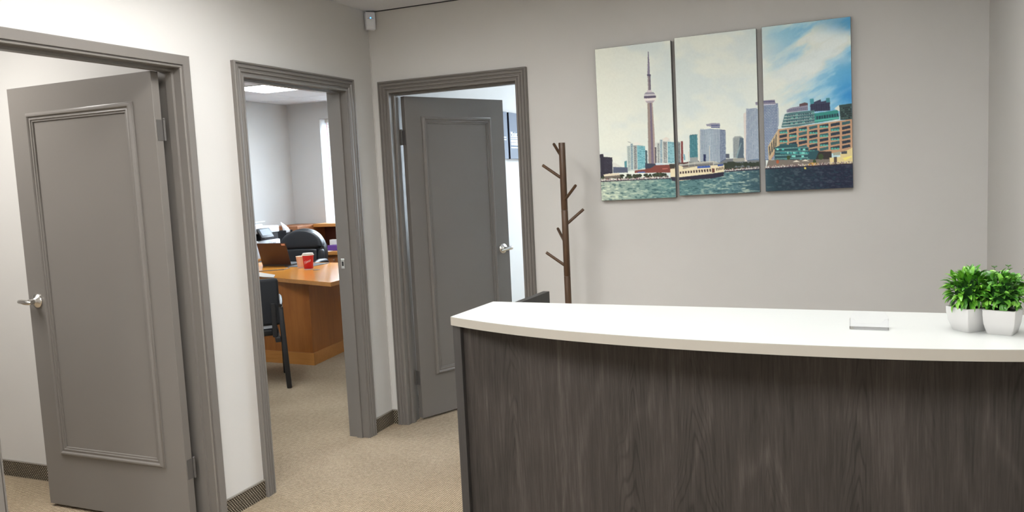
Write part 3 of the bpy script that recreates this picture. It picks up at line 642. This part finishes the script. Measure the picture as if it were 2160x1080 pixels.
for k in range(40):
    x = random.uniform(540, 900); poly([(p, q) for p, q in fC(*[(x+22*math.cos(a), random.uniform(742, 760)+20*math.sin(a)) for a in np.linspace(0, 6, 7)])], (48, 58, 46), .8)
# right panel blocks
poly(fD((300, 260), (340, 240), (420, 225), (420, 205), (470, 190), (500, 196), (502, 262), (300, 285)), (140, 138, 158)); poly(fD((420, 206), (470, 190), (500, 196), (500, 214), (422, 228)), (96, 74, 78)); grid(fD((320, 252), (500, 232), (502, 258), (310, 276)), 10, 2, (78, 84, 112), .7, .5)
poly(fD((520, 158), (555, 153), (557, 186), (620, 160), (624, 182), (668, 172), (670, 150), (704, 146), (708, 262), (524, 276)), (58, 62, 88)); poly(fD((520, 158), (555, 153), (557, 200), (522, 206)), (70, 146, 160)); poly(fD((670, 150), (704, 146), (706, 186), (672, 190)), (66, 134, 146)); grid(fD((526, 210), (704, 194), (706, 258), (528, 270)), 8, 7, (34, 38, 60), .8, .5, 8)
poly(fD((560, 290), (780, 256), (792, 340), (565, 380)), (52, 136, 128)); grid(fD((575, 315), (785, 285), (790, 318), (575, 350)), 9, 1, (34, 66, 80), .8, .9, 8); poly(fD((560, 352), (790, 322), (792, 334), (562, 368)), (92, 180, 166))
poly(fD((250, 410), (280, 300), (330, 285), (560, 260), (566, 378), (400, 412), (250, 424)), (82, 122, 126))
for j in range(4): poly(fD((262-8*j+20, 318+j*28), (560, 284+j*26), (560, 290+j*26), (258-8*j+20, 326+j*28)), (178, 196, 192)); 
grid(fD((300, 300), (556, 272), (560, 372), (290, 405)), 12, 4, (60, 92, 104), .75, .5, 14, (98, 160, 150))
poly(fD((745, 246), (786, 214), (800, 256), (795, 270)), (220, 224, 214)); poly(fD((790, 212), (905, 196), (908, 345), (800, 350)), (52, 74, 74)); grid(fD((806, 235), (905, 220), (906, 335), (806, 342)), 6, 6, (36, 46, 52), .8, .6, 6, (74, 96, 92))
poly(fD((116, 600), (215, 440), (910, 340), (912, 640), (700, 660), (200, 640), (126, 752)), (190, 152, 122)); poly(fD((116, 600), (215, 440), (226, 600), (180, 640), (126, 752)), (196, 176, 142))
for k in range(4): poly(fD((126+k*22, 606-k*36), (136+k*22, 590-k*36), (146+k*18, 668-k*26), (132+k*18, 690-k*26)), (74, 76, 76))
cx_ = [224, 316, 408, 506, 604, 706, 810, 906]; ty = [446, 434, 420, 405, 390, 376, 362, 348]
for k in range(7):
    for j in range(6):
        y0 = ty[k]+8+j*41*(1+.01*k); y1 = ty[k+1]+6+j*41*(1+.01*k)
        if k < 2 and j > 3: continue
        tq = j/9.
        pts_ = fD((cx_[k]+4, y0), (cx_[k+1]-16, y1), (cx_[k+1]-14, y1+27), (cx_[k]+6, y0+28)); poly(pts_, (44, 58, 72) if (k+j) % 3 else (58, 98, 104))
        if (k*3+j) % 2 == 0 and k < 6:
            for q in range(3): xq = cx_[k]+10+q*26; poly(fD((xq, y0+9), (xq+20, y0+7), (xq+20, y0+23), (xq, y0+25)), (84, 176, 164))
poly(fD((180, 610), (240, 585), (400, 572), (402, 600), (505, 600), (508, 640), (605, 630), (600, 720), (180, 745)), (44, 84, 92))
for j in range(4): poly(fD((186, 616+j*32), (500, 600+j*32), (500, 606+j*32), (186, 623+j*32)), (118, 168, 164))
for k in range(26): x = random.uniform(195, 490); y = 612+32*random.randint(0, 3); poly(Q(fD, x, y+4, x+22, y+20), random.choice([(84, 186, 178), (54, 130, 136), (130, 214, 204)]))
poly(fD((600, 640), (720, 640), (720, 740), (560, 745)), (54, 50, 50)); poly(fD((120, 725), (720, 712), (720, 775), (100, 790)), (120, 112, 104))
for x, y in ((390, 732), (475, 724)): poly(fD((x-34, y+8), (x, y-8), (x+34, y+8)), (226, 222, 206))
for x, y, r_ in ((315, 700, 22), (560, 735, 20), (620, 690, 30), (210, 740, 18)): poly(fD(*[(x+r_*.8*math.cos(a), y+r_*math.sin(a)) for a in np.linspace(0, 6, 9)]), (58, 76, 46) if x != 210 else (170, 92, 60))
poly(fD((700, 700), (800, 690), (800, 660), (830, 640), (880, 620), (912, 600), (912, 760), (800, 760), (705, 766)), (222, 206, 150)); poly(fD((730, 655), (800, 640), (800, 672), (735, 676)), (160, 166, 150)); poly(fD((808, 640), (862, 634), (862, 660), (810, 664)), (70, 76, 84)); poly(fD((820, 700), (900, 680), (905, 690), (840, 725)), (250, 226, 130)); poly(fD((740, 690), (770, 690), (770, 756), (742, 756)), (84, 74, 70))
poly(fD((498, 760), (530, 745), (600, 748), (610, 772), (500, 778)), (200, 156, 70)); poly(fD((460, 768), (478, 762), (480, 806), (464, 806)), (222, 206, 110))
for k in range(900):      # people along the quay
    x = random.uniform(1264, 1800); y = float(shore(x))-random.uniform(.5, 4.5)
    if 1412 < x < 1532: continue
    poly([(x-.7, y-1), (x+.7, y-1), (x+.7, y+1), (x-.7, y+1)], random.choice([(206, 190, 180), (150, 110, 110), (70, 60, 66), (220, 214, 204), (110, 90, 100)]), .85)
poly([(1264, 381), (1430, 374), (1430, 376), (1264, 383.5)], (54, 46, 62)); poly([(1530, 361), (1606, 356), (1806, 343), (1806, 346), (1606, 358.5), (1530, 363.5)], (44, 38, 56))
# ferry
poly(fC((18, 800), (20, 790), (60, 786), (66, 740), (130, 768), (540, 752), (536, 850), (460, 872), (60, 905), (22, 880)), (226, 216, 184)); poly(fC((18, 868), (90, 868), (400, 838), (538, 820), (534, 862), (420, 884), (100, 896), (70, 908), (38, 905)), (42, 40, 58))
grid(fC((92, 812), (415, 786), (417, 820), (94, 838)), 12, 1, (70, 52, 52), .62, .85, 8); grid(fC((456, 782), (534, 768), (534, 800), (458, 812)), 5, 1, (86, 62, 56), .6, .85); poly(Q(fC, 420, 786, 446, 828), (104, 64, 54))
poly(fC((90, 738), (140, 742), (250, 722), (440, 714), (500, 738), (440, 745), (240, 752), (100, 760)), (176, 178, 170)); poly(fC((274, 764), (402, 758), (404, 778), (274, 784)), (62, 94, 168)); poly(fC((474, 750), (530, 744), (534, 762), (476, 768)), (62, 86, 150))
for x, y0, y1 in ((186, 622, 770), (392, 570, 760), (246, 730, 780), (430, 715, 760)): poly(Q(fC, x, y0, x+6, y1), (206, 202, 190))
poly(fC((130, 752), (430, 728), (430, 756), (270, 764), (130, 790)), (96, 92, 90), .55)
IMG = np.clip(IMG+(vnoise(3, 3, 77, 2)[..., None]-.5)*5, 0, 255)
PRINT = np.clip(lin(IMG)*1.12, 0, .95)
def canvas(label, corners, cen, ang):
    W2, H2, T = .2025, .404, .035; NX, NY = 176, 344
    t = thing('canvas_print', label, 'wall art', (cen[0], 0, cen[1]), 0, 'three canvas prints of one waterfront skyline'); t.rotation_euler = (0, -ang, 0)
    bm = BX(-W2, W2, -T+.0006, -.001, -H2, H2, .002, 1); obj('canvas_body', bm, 'canvas_edge', t)
    u = np.linspace(0, 1, NX); v = np.linspace(0, 1, NY); U, V = np.meshgrid(u, v)
    tl, tr, br, bl = [np.array(c) for c in corners]
    P = (tl*(1-U[..., None])+tr*U[..., None])*(1-V[..., None])+(bl*(1-U[..., None])+br*U[..., None])*V[..., None]
    px = np.clip(((P[..., 0]-PX0)*SC).astype(int), 1, PW*SC-2); py = np.clip(((P[..., 1]-PY0)*SC).astype(int), 1, PH*SC-2)
    C = (PRINT[py, px]+PRINT[py-1, px]+PRINT[py+1, px]+PRINT[py, px-1]+PRINT[py, px+1])/5
    co_ = np.stack([-W2+.0015+(2*W2-.003)*U, np.full_like(U, -T), H2-.0015-(2*H2-.003)*V], -1).reshape(-1, 3)
    idx = np.arange(NX*NY).reshape(NY, NX); F_ = np.stack([idx[:-1, :-1], idx[1:, :-1], idx[1:, 1:], idx[:-1, 1:]], -1).reshape(-1, 4)
    me = bpy.data.meshes.new('printed_face'); me.vertices.add(len(co_)); me.vertices.foreach_set('co', co_.ravel().astype(np.float32))
    me.loops.add(F_.size); me.loops.foreach_set('vertex_index', F_.ravel().astype(np.int32)); me.polygons.add(len(F_)); me.polygons.foreach_set('loop_start', np.arange(0, F_.size, 4, dtype=np.int32))
    me.update(calc_edges=True); at = me.color_attributes.new('print', 'FLOAT_COLOR', 'POINT'); at.data.foreach_set('color', np.concatenate([C.reshape(-1, 3), np.ones((NX*NY, 1))], 1).astype(np.float32).ravel())
    obj('printed_face', me, 'print', t)
canvas('canvas print with a slender needle tower above a harbour, beside the coat rack', fA((38, 222), (458, 170), (490, 1045), (78, 1062)), (1.6205, 1.762), math.radians(.55))
canvas('canvas print with a white ferry and rounded glass towers, between two other prints', fA((475, 157), (935, 103), (965, 1020), (505, 1033)), (2.0428, 1.7743), math.radians(.45))
canvas('canvas print with bright blue sky over a tan and teal waterfront building', fA((960, 97), (1468, 35), (1480, 990), (980, 1016)), (2.473, 1.780), math.radians(.5))

# ------------------------------------------------------------------ prints in the room behind door_3
def poster(label, y0, y1, z0, z1, title):
    t = thing('wall_print', label, 'wall art', (0, (y0+y1)/2, z0), 0, 'blue wall prints in the room behind the ajar door'); h = (y1-y0)/2; H = z1-z0
    obj('panel', BX(.001, .036, -h, h, 0, H, .001, 1), 'poster_dark', t); obj('print', BX(.0362, .0368, -h+.001, h-.001, .001, H-.001), 'poster', t)
    F = lambda yo, zo: (lambda p: (.0372, yo+p.x, zo+p.y))
    if title: text_obj('title', title, .052, F(-h+.022, H*.50), 'print_white', t)
    bm = bmesh.new(); r = random.Random(4)
    for zf, wd in ([(.475, .8), (.435, .8), (.395, .75), (.365, .78), (.33, .78), (.30, .70), (.235, .66)] if title else [(.45, .9), (.40, .9)]):
        box(bm, .0369, .0372, (-h+.024) if title else h-.30, (-h+.024+wd*(2*h-.08)) if title else h-.035, zf*H, zf*H+(.008 if title else .007))
    obj('text_lines', bm, 'print_white', t)
poster('slate blue wall print with white text lines, farther from the ajar door hinge', 2.036, 2.436, 1.662, 2.050, 'Minder')
poster('slate blue wall print half hidden behind the ajar door edge', 1.60, 1.997, 1.662, 2.050, None)

# ------------------------------------------------------------------ office windows
def window(name, label, op, sill, y, cols):
    x0, x1, zt = op; t = thing(name, label, 'window', (0, 0, 0), kind='structure')
    fr = lambda s, z, h: Vector((s, y-h, z))
    obj('window_frame', sweep_frame(fr, [(0, 0), (0, .05), (-.045, .05), (-.045, 0)], x0, x1, zt, sill, closed=True), 'alu', t)
    k = (x1-x0-.09)/cols
    for i in range(cols): obj('pane', BX(x0+.045+i*k+.012*(i > 0), x0+.045+(i+1)*k-.012*(i < cols-1), y-.028, y-.022, sill+.045, zt-.045), 'glass', t)
    for i in range(1, cols): obj('mullion', BX(x0+.045+i*k-.012, x0+.045+i*k+.012, y-.045, y-.005, sill+.045, zt-.045), 'alu', t)
    obj('window_sill', BX(x0, x1, y-.19, y-.052, sill, sill+.02, .002, 1), 'alu', t)
window('window_1', 'bright office window with white frame above the wooden hutch', WIN, .98, YO+.195, 2)
window('window_2', 'bright window in the room with blue wall prints', WIN3, .9, YO+.195, 2)
bl = thing('window_blind', 'white slatted blind hanging in the office window', 'blind', (0, 0, 0))
obj('headrail', BX(WIN[0]+.03, WIN[1]-.03, YO+.065, YO+.105, WIN[2]-.045, WIN[2]-.002, .002, 1), 'paper_grey', bl)
bm = bmesh.new(); z = 1.05
while z < WIN[2]-.05:
    box(bm, WIN[0]+.035, WIN[1]-.035, -.011, .011, -.0005, .0005, mtx=Matrix.Translation((0, YO+.085, z)) @ Matrix.Rotation(math.radians(38), 4, 'X')); z += .02
so = obj('slats', bm, 'blind', bl); so['kind'] = 'stuff'
obj('ladder_tape', BX(WIN[0]+.05, WIN[0]+.056, YO+.0715, YO+.0725, 1.04, WIN[2]-.045), 'pink', bl)
obj('bottom_rail', BX(WIN[0]+.035, WIN[1]-.035, YO+.073, YO+.097, 1.025, 1.04, .002, 1), 'blind', bl)

# ------------------------------------------------------------------ office furniture
ed = thing('executive_desk', 'glossy orange cherry executive desk in the office', 'desk', (-1.526, 1.254, 0))
ox, oy = -1.526, 1.254
top = [(-1.113, .986), (-1.128, 1.16), (-1.20, 1.80), (-1.60, 2.33), (-1.99, 2.372), (-3.0, 2.46), (-3.0, 1.65)]
tp = [(x-ox, y-oy) for x, y in top]
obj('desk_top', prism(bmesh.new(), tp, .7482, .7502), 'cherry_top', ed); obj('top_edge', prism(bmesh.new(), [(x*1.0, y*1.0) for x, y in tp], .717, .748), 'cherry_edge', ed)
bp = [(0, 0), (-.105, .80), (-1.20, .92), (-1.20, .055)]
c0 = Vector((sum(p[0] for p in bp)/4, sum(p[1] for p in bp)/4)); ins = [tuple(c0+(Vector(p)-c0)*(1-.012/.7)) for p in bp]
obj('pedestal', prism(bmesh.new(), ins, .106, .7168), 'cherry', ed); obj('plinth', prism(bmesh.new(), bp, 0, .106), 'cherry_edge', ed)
obj('cable_grommet', lathe(bmesh.new(), [(.032, .7501), (.032, .752), (.026, .7525)], 20, (-1.845-ox, 1.80-oy, 0)), 'black', ed)

def cup(name, label, loc, r0, r1, h, matb, lid, word=None):
    t = thing(name, label, 'cup', loc, 0)
    obj('cup_body', lathe(bmesh.new(), [(r0*.96, 0), (r0, .002), (r1, h-.002)], 28), matb, t, 40)
    if lid: obj('lid', lathe(bmesh.new(), [(r1+.001, h-.004), (r1+.0045, h-.003), (r1+.0045, h+.003), (r1, h+.005), (r1-.003, h+.017), (r1-.008, h+.0185), (r1-.010, h+.015)], 28), 'cup_white', t, 40)
    else: obj('rim', lathe(bmesh.new(), [(r1-.0006, h-.004), (r1+.0015, h-.002), (r1+.0012, h), (r1-.002, h), (r1-.003, h-.003)], 28), 'cup_white', t, 40)
    obj('base_ring', lathe(bmesh.new(), [(r0+.0003, .0002), (r0+.0012, .0004), (r0+.0016, .0055), (r0+.0006, .006)], 28), 'cup_white', t)
    if word:
        a0 = math.atan2(CAM[1]-loc[1], CAM[0]-loc[0])-.30
        def fn(p):
            x, z = p.x, p.y+p.x*.42; z0 = h*.46+z; R = r0+(r1-r0)*z0/h+.0008; a = a0+x/R
            return (R*math.cos(a), R*math.sin(a), z0)
        text_obj('lettering', word, .036, fn, 'print_white', t, .3, 'CENTER')
cup('coffee_cup', 'red paper coffee cup with white lid on the orange desk', (-1.963, 1.845, .7502), .041, .051, .133, 'red', True, 'Tims')
cup('paper_cup', 'small open tan paper cup beside the red coffee cup', (-2.125, 1.95, .7502), .034, .046, .112, 'cup_pink', False)

lp = thing('laptop', 'dark brown open laptop on the orange desk, lid towards the doorway', 'laptop', (-2.535, 2.10, .7502), math.radians(2))
obj('keyboard_base', BX(-.17, .17, 0, .235, .001, .016, .003, 2), 'rubber', lp)
ld = bmesh.new(); box(ld, -.17, .17, -.007, 0, 0, .228, .004, 2, Matrix.Translation((0, .004, .014)) @ Matrix.Rotation(math.radians(17), 4, 'X') ); ld = obj('lid', ld, 'laptop', lp)
st = bmesh.new(); box(st, .118, .160, -.0078, -.0072, .203, .221, 0, 1, Matrix.Translation((0, .004, .014)) @ Matrix.Rotation(math.radians(17), 4, 'X')); obj('sticker', st, 'sticker', ld)
sc = bmesh.new(); box(sc, -.16, .16, .0001, .0005, .012, .218, 0, 1, Matrix.Translation((0, .004, .014)) @ Matrix.Rotation(math.radians(17), 4, 'X')); obj('screen', sc, 'screen', ld)
tag(obj('laptop_cable', tube(bmesh.new(), [(-2.55, 1.56, .7535), (-2.42, 1.63, .7535), (-2.30, 1.72, .7535), (-2.21, 1.80, .7535), (-2.24, 1.92, .7535), (-2.38, 2.05, .7535), (-2.44, 2.09, .7535)], .003, 6), 'black'), 'thin black cable lying across the orange desk', 'cable')
pp = tag(obj('paper_stack', prism(bmesh.new(), [(-2.02, 1.275), (-1.87, 1.235), (-1.99, 1.40), (-2.40, 1.62), (-2.42, 1.45)], .7503, .756), 'paper_grey'), 'grey papers lying at the front edge of the orange desk', 'papers')
tag(obj('desk_mat', BX(-2.36, -2.07, 2.0, 2.32, .7503, .7545, .002, 1, mtx=Matrix.Identity(4)), 'rubber'), 'dark grey flat pad on the desk beside the laptop', 'desk pad')

# black leather executive chair
oc = thing('office_chair', 'black leather executive chair with rounded back behind the desk', 'chair', (-2.87, 2.90, 0), math.radians(10))
def cushion(bm, w_, h_, d_, z0, y0, power=2.6, n=28, mrows=18, topround=True, lean=.16):
    rows = []
    for j in range(mrows+1):
        v = j/mrows; ang = PI*v; zz = z0+h_*v
        if topround: wf = (1-max(0, (v-.25)/.75)**2.6)**(1/2.2) if v > .25 else 1.; wf = wf*(.93+.07*min(1, v/.3))
        else: wf = 1.
        edge = min(1, math.sqrt(max(0, 1-((v-.5)*2)**6))); df = max(.02, edge)
        ring = []
        for k in range(n):
            a = 2*PI*k/n; ca, sa = math.cos(a), math.sin(a); e = 2/power
            x = math.copysign(abs(ca)**e, ca)*w_/2*max(.02, wf)*(.97+.03*edge); y = math.copysign(abs(sa)**e, sa)*d_/2*df
            if y < 0: y *= (1-.35*abs(x/(w_/2))**2)
            ring.append(bm.verts.new((x, y0+y+(zz-z0)*lean-.05*(1-abs(2*x/w_)**2)*0, zz)))
        rows.append(ring)
    for A, B in zip(rows, rows[1:]):
        for k in range(n): bm.faces.new((A[k], A[(k+1) % n], B[(k+1) % n], B[k]))
    bm.faces.new(rows[0][::-1]); bm.faces.new(rows[-1]); return bm
def pillow(outline, depth, y0, lean, zref, fl=.5, n=9):
    """closed outline (x,z) inflated front and back"""
    bm = bmesh.new(); N_ = len(outline); cx = sum(p[0] for p in outline)/N_; cz = sum(p[1] for p in outline)/N_; rings = []
    for i in range(-n, n+1):
        t = abs(i)/n; a = t*PI/2; sc = math.cos(a)**.35*(1-.0*t) if t < 1 else .02; yy_ = math.copysign(depth/2*math.sin(a)**fl if t > 0 else 0, i)
        sc = max(.02, (1-t**3)**.5) if t < 1 else .02
        rings.append([bm.verts.new((cx+(x-cx)*sc, y0+yy_+(cz+(z-cz)*sc-zref)*lean, cz+(z-cz)*sc)) for x, z in outline])
    for A, B in zip(rings, rings[1:]):
        for k in range(N_): bm.faces.new((A[k], A[(k+1) % N_], B[(k+1) % N_], B[k]))
    bm.faces.new(rings[0][::-1]); bm.faces.new(rings[-1]); return bm
def dome(hw, z0, zs, z1, n=30, p=2.15, rb=.06):
    """half width hw, flat bottom z0, straight sides to zs, superelliptic dome to z1"""
    o = []
    for k in range(n+1):
        a = PI*k/n; ca, sa = math.cos(a), math.sin(a); o.append((math.copysign(abs(ca)**(2/p), ca)*hw, zs+(z1-zs)*max(0., sa)**(2/p)))
    return o+[(-hw*.96, z0+rb), (-hw+rb, z0), (hw-rb, z0), (hw*.96, z0+rb)]
obj('backrest', pillow(dome(.275, .44, .74, 1.055), .12, .05, .14, .44), 'leather', oc, 70)
obj('upper_pad', pillow(dome(.255, .845, .86, 1.042, 30, 2.1, .03), .115, .012, .14, .44), 'leather', oc, 70)
obj('lower_pad', pillow(dome(.20, .49, .80, .838, 26, 6.0, .04), .10, .006, .14, .44), 'leather', oc, 70)
for s_ in (-1, 1): obj('side_bolster', pillow([(s_*.238+.036*math.copysign(abs(math.cos(a))**.6, math.cos(a)), .68+.155*math.copysign(abs(math.sin(a))**.6, math.sin(a))) for a in np.linspace(0, 2*PI, 20, endpoint=False)], .10, .010, .14, .44), 'leather', oc, 70)
sb = bmesh.new(); box(sb, -.27, .27, -.50, .02, .42, .52, .045, 4); obj('seat', sb, 'leather', oc, 60)
for s_ in (-1, 1):
    ar = bmesh.new(); tube(ar, [(s_*.30, .06, .66), (s_*.325, -.05, .705), (s_*.33, -.22, .715), (s_*.325, -.36, .69)], [.02, .03, .034, .024], 12); a_ = obj('armrest', ar, 'leather', oc, 60)
    obj('arm_bracket', tube(bmesh.new(), [(s_*.32, -.22, .695), (s_*.33, -.22, .55), (s_*.25, -.22, .435)], .016, 10), 'black', oc)
obj('gas_lift', lathe(bmesh.new(), [(.028, .10), (.028, .30), (.02, .31), (.02, .42)], 18, (0, -.22, 0)), 'black', oc)
for k in range(5):
    a = k*2*PI/5+.3; e = Vector((math.cos(a), math.sin(a), 0)); c_ = Vector((0, -.22, 0))
    sp_ = obj('base_spoke', tube(bmesh.new(), [c_+Vector((0, 0, .11)), c_+e*.29+Vector((0, 0, .075))], [.03, .018], 10), 'black', oc)
    obj('caster', lathe(bmesh.new(), [(.01, .0), (.024, .006), (.028, .025), (.024, .045), (.01, .055), (.008, .075)], 14, tuple(c_+e*.28)), 'black', sp_)

# guest chair at the desk, seen from behind
gf = Vector((-.66, .75, 0)).normalized(); gang = math.atan2(gf.y, gf.x)-PI/2
gc = thing('guest_chair', 'black padded guest chair with flat black legs facing the desk', 'chair', (-1.26, .58, 0), gang)
# local: x right, y forward; rear right foot at origin
Wd = .52
for x in (0, -Wd):
    sx_ = 1 if x == 0 else -1
    obj('rear_leg', box(bmesh.new(), x-.019, x+.019, -.022, .022, 0, .622, .008, 2, Matrix(((1, 0, -.035*sx_, .0), (0, 1, .06, 0), (0, 0, 1, 0), (0, 0, 0, 1)))), 'black', gc, 40)
    obj('front_leg', BX(x-.016, x+.010, .52, .555, 0, .60, .006, 2), 'black', gc, 40)
    arm = obj('armrest', tube(bmesh.new(), [(x-.022*sx_, -.01, .635), (x-.02*sx_, .06, .655), (x-.015*sx_, .30, .66), (x-.012*sx_, .52, .64), (x-.01*sx_, .55, .60)], [.013, .019, .022, .02, .014], 12), 'black', gc, 50)
    obj('arm_cap', lathe(bmesh.new(), [(.010, 0), (.016, .006), (.0165, .022), (.010, .03)], 14, (x-.020*sx_, .028, .612)), 'silver', arm, 40)
    obj('back_bracket', BX(x-.075*sx_-.017, x-.075*sx_+.017, -.008, .0125, .40, .655, .004, 2), 'black', gc)
    obj('side_rail', BX(x-.055*sx_-.02, x-.055*sx_+.02, -.02, .53, .36, .40, .006, 2), 'black', gc)
bk = bmesh.new(); box(bk, -Wd+.025, -.025, .0125, .075, .485, .838, .022, 4); obj('backrest', bk, 'fabric_black', gc, 60)
stt = bmesh.new(); box(stt, -Wd+.045, -.045, .05, .53, .40, .462, .025, 4); obj('seat', stt, 'leather', gc, 60)

# wooden credenza, hutch, cabinet
cr = thing('side_credenza', 'cherry wood credenza under the printer along the cool grey wall', 'cabinet', (-3.52, 2.55, 0))
obj('body', BX(-.235, .215, -.65, .88, .03, .72, .002, 1), 'cherry', cr); obj('plinth', BX(-.225, .195, -.64, .87, 0, .03), 'cherry_edge', cr)
obj('top', BX(-.237, .225, -.66, .885, .72, .75, .002, 1), 'cherry_edge', cr)
for y0 in (-.64, -.135, .37): obj('door', BX(.215, .232, y0, y0+.49, .05, .70, .002, 1), 'cherry', cr)
hu = thing('desk_hutch', 'open cherry wood hutch shelf beneath the office window', 'hutch', (-2.45, YO, .7502)); HZ = -.7502
wd_ = thing('window_desk', 'low cherry wood desk with drawers under the hutch', 'desk', (-2.45, YO, 0))
ec = thing('end_cabinet', 'closed cherry wood corner cabinet beside the hutch', 'cabinet', (-3.5275, YO, 0))
X = lambda x: x+2.45
obj('cabinet_body', BX(-.2275, .2275, 3.452-YO, -.003, .06, 1.035, .002, 1), 'hutch', ec); obj('cabinet_top', BX(-.2275, .2285, 3.450-YO, -.003, 1.035, 1.056, .002, 1), 'hutch', ec); obj('plinth', BX(-.22, .21, 3.47-YO, -.003, 0, .06), 'hutch_dark', ec)
obj('hutch_top', BX(X(-3.299), X(-1.3), 3.75-YO, -.003, 1.025+HZ, 1.062+HZ, .002, 1), 'cherry_edge', hu)
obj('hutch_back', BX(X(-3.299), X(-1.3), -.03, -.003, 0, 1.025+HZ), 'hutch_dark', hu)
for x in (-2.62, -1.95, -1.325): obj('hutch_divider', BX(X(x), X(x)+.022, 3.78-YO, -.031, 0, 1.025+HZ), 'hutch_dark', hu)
obj('desk_surface', BX(X(-3.299), X(-1.3), 3.49-YO, -.003, .712, .75, .002, 1), 'cherry_edge', wd_)
obj('desk_body', BX(X(-3.299), X(-2.5), 3.53-YO, -.003, 0, .7115), 'hutch', wd_)
dr = obj('drawer', BX(X(-3.28), X(-2.52), 3.512-YO, 3.53-YO, .54, .70, .002, 1), 'hutch', wd_)
lk = bmesh.new(); lathe(lk, [(.010, 0), (.010, .003), (.006, .005)], 14); lk.transform(Matrix.Translation((X(-2.86), 3.5115-YO, .652)) @ Matrix.Rotation(PI/2, 4, 'X')); obj('lock', lk, 'silver', dr)
obj('drawer', BX(X(-3.28), X(-2.52), 3.512-YO, 3.53-YO, .06, .53, .002, 1), 'hutch', wd_)
obj('desk_leg_panel', BX(X(-1.33), X(-1.3), 3.53-YO, -.003, 0, .7115), 'hutch', wd_)

# small things on the hutch desk
tag(obj('purple_box', BX(-3.02, -2.78, 3.62, 3.74, .75, .812, .002, 1), 'purple'), 'purple carton lying on the hutch desk', 'box')
tag(obj('white_box', BX(-3.085, -2.93, 3.76, 3.83, .75, .868, .002, 1), 'paper'), 'white carton standing behind the purple carton', 'box')
tag(obj('loose_papers', BX(-3.09, -2.93, 3.51, 3.60, .75, .753), 'paper'), 'white paper sheets at the hutch desk edge', 'papers')
td = thing('tape_dispenser', 'black desk tape dispenser next to the purple carton', 'tape dispenser', (-3.085, 3.66, .75))
obj('stand', BX(-.05, .05, -.02, .02, 0, .026, .004, 2), 'black', td)
bm = bmesh.new()
ring = [(.034, -.009), (.034, .009), (.022, .009), (.022, -.009)]; R_ = []
for k in range(24):
    a = 2*PI*k/24; R_.append([bm.verts.new((r_*math.cos(a), z_, .056+r_*math.sin(a))) for r_, z_ in ring])
for k in range(24):
    for q in range(4): bm.faces.new((R_[k][q], R_[k][(q+1) % 4], R_[(k+1) % 24][(q+1) % 4], R_[(k+1) % 24][q]))
obj('tape_roll', bm, 'black', td)
tag(obj('black_tray', BX(-3.12, -2.86, 3.84, 3.97, .75, .772, .004, 2), 'black'), 'flat black tray at the back of the hutch', 'tray')

# printer
pr = thing('printer', 'white multifunction printer with black band and tilted touch screen', 'printer', (-3.52, 2.85, .75))
obj('lower_body', BX(-.22, .215, -.30, .285, 0, .193, .010, 2), 'plastic_white', pr, 40)
obj('black_band', BX(-.21, .195, -.295, .280, .193, .272, .004, 1), 'black', pr)
obj('scanner_body', BX(-.22, .212, -.30, .285, .272, .345, .008, 2), 'plastic_white', pr, 40)
obj('feeder', BX(-.20, .12, -.29, .12, .345, .372, .006, 2), 'plastic_white', pr, 40)
fp = bmesh.new(); box(fp, -.18, .14, -.28, .17, .386, .394, .003, 1, Matrix.Rotation(math.radians(-3), 4, 'Y')); obj('feeder_tray', fp, 'plastic_white', pr)
pm = Matrix.Translation((.240, .005, .275)) @ Matrix.Rotation(math.radians(-32), 4, 'Y')
fp = bmesh.new(); box(fp, -.012, .010, -.105, .105, -.062, .062, .008, 2, pm); cp = obj('control_panel', fp, 'black', pr, 40)
fp = bmesh.new(); box(fp, .0101, .0108, -.070, .082, -.030, .048, 0, 1, pm); obj('screen', fp, 'screen', cp)
obj('panel_arm', BX(.18, .235, -.06, .0, .20, .25, .004, 1), 'black', pr)
obj('slot', BX(.2121, .2126, .06, .20, .305, .311), 'tbar', pr)
text_obj('brand_lettering', 'Canon', .030, lambda p: (.2156, .125+p.x, .148+p.y), 'print_black', pr)

# upright black holder with curled papers
ph_ = thing('paper_holder', 'black file holder with curled white papers beside the wooden hutch', 'file holder', (-3.43, 3.375, .75))
bm = bmesh.new()
for q in ((-.07, .07, -.06, -.056, 0, .27), (-.07, .07, .056, .06, 0, .27), (-.07, -.066, -.056, .056, 0, .27), (.066, .07, -.056, .056, 0, .245), (-.066, .066, -.056, .056, 0, .004)): box(bm, *q)
obj('holder', bm, 'black', ph_)
for k, (x0, ln, bend) in enumerate(((.005, .0, .0), (.012, -.018, .015), (.019, -.04, .03))):
    v = []; f = []; NYs = 7
    for i in range(11):
        t_ = i/10
        for q in range(NYs):
            y = -.050+.100*q/(NYs-1); zt_ = .372+ln-(y+.05)*.6; cur = .018*math.sin(t_*2.6)*(1-q/NYs)
            v.append((x0+bend*t_*t_+cur, y-.025*max(0, t_-.7)*(1-q/NYs)*3, .006+(zt_-.006)*t_))
    for i in range(10):
        for q in range(NYs-1): f.append((NYs*i+q, NYs*i+q+1, NYs*i+q+1+NYs, NYs*i+q+NYs))
    me = bpy.data.meshes.new('sheet'); me.from_pydata(v, [], f); so = obj('sheet', me, 'paper', ph_, 60); sm = so.modifiers.new('t', 'SOLIDIFY'); sm.thickness = .002
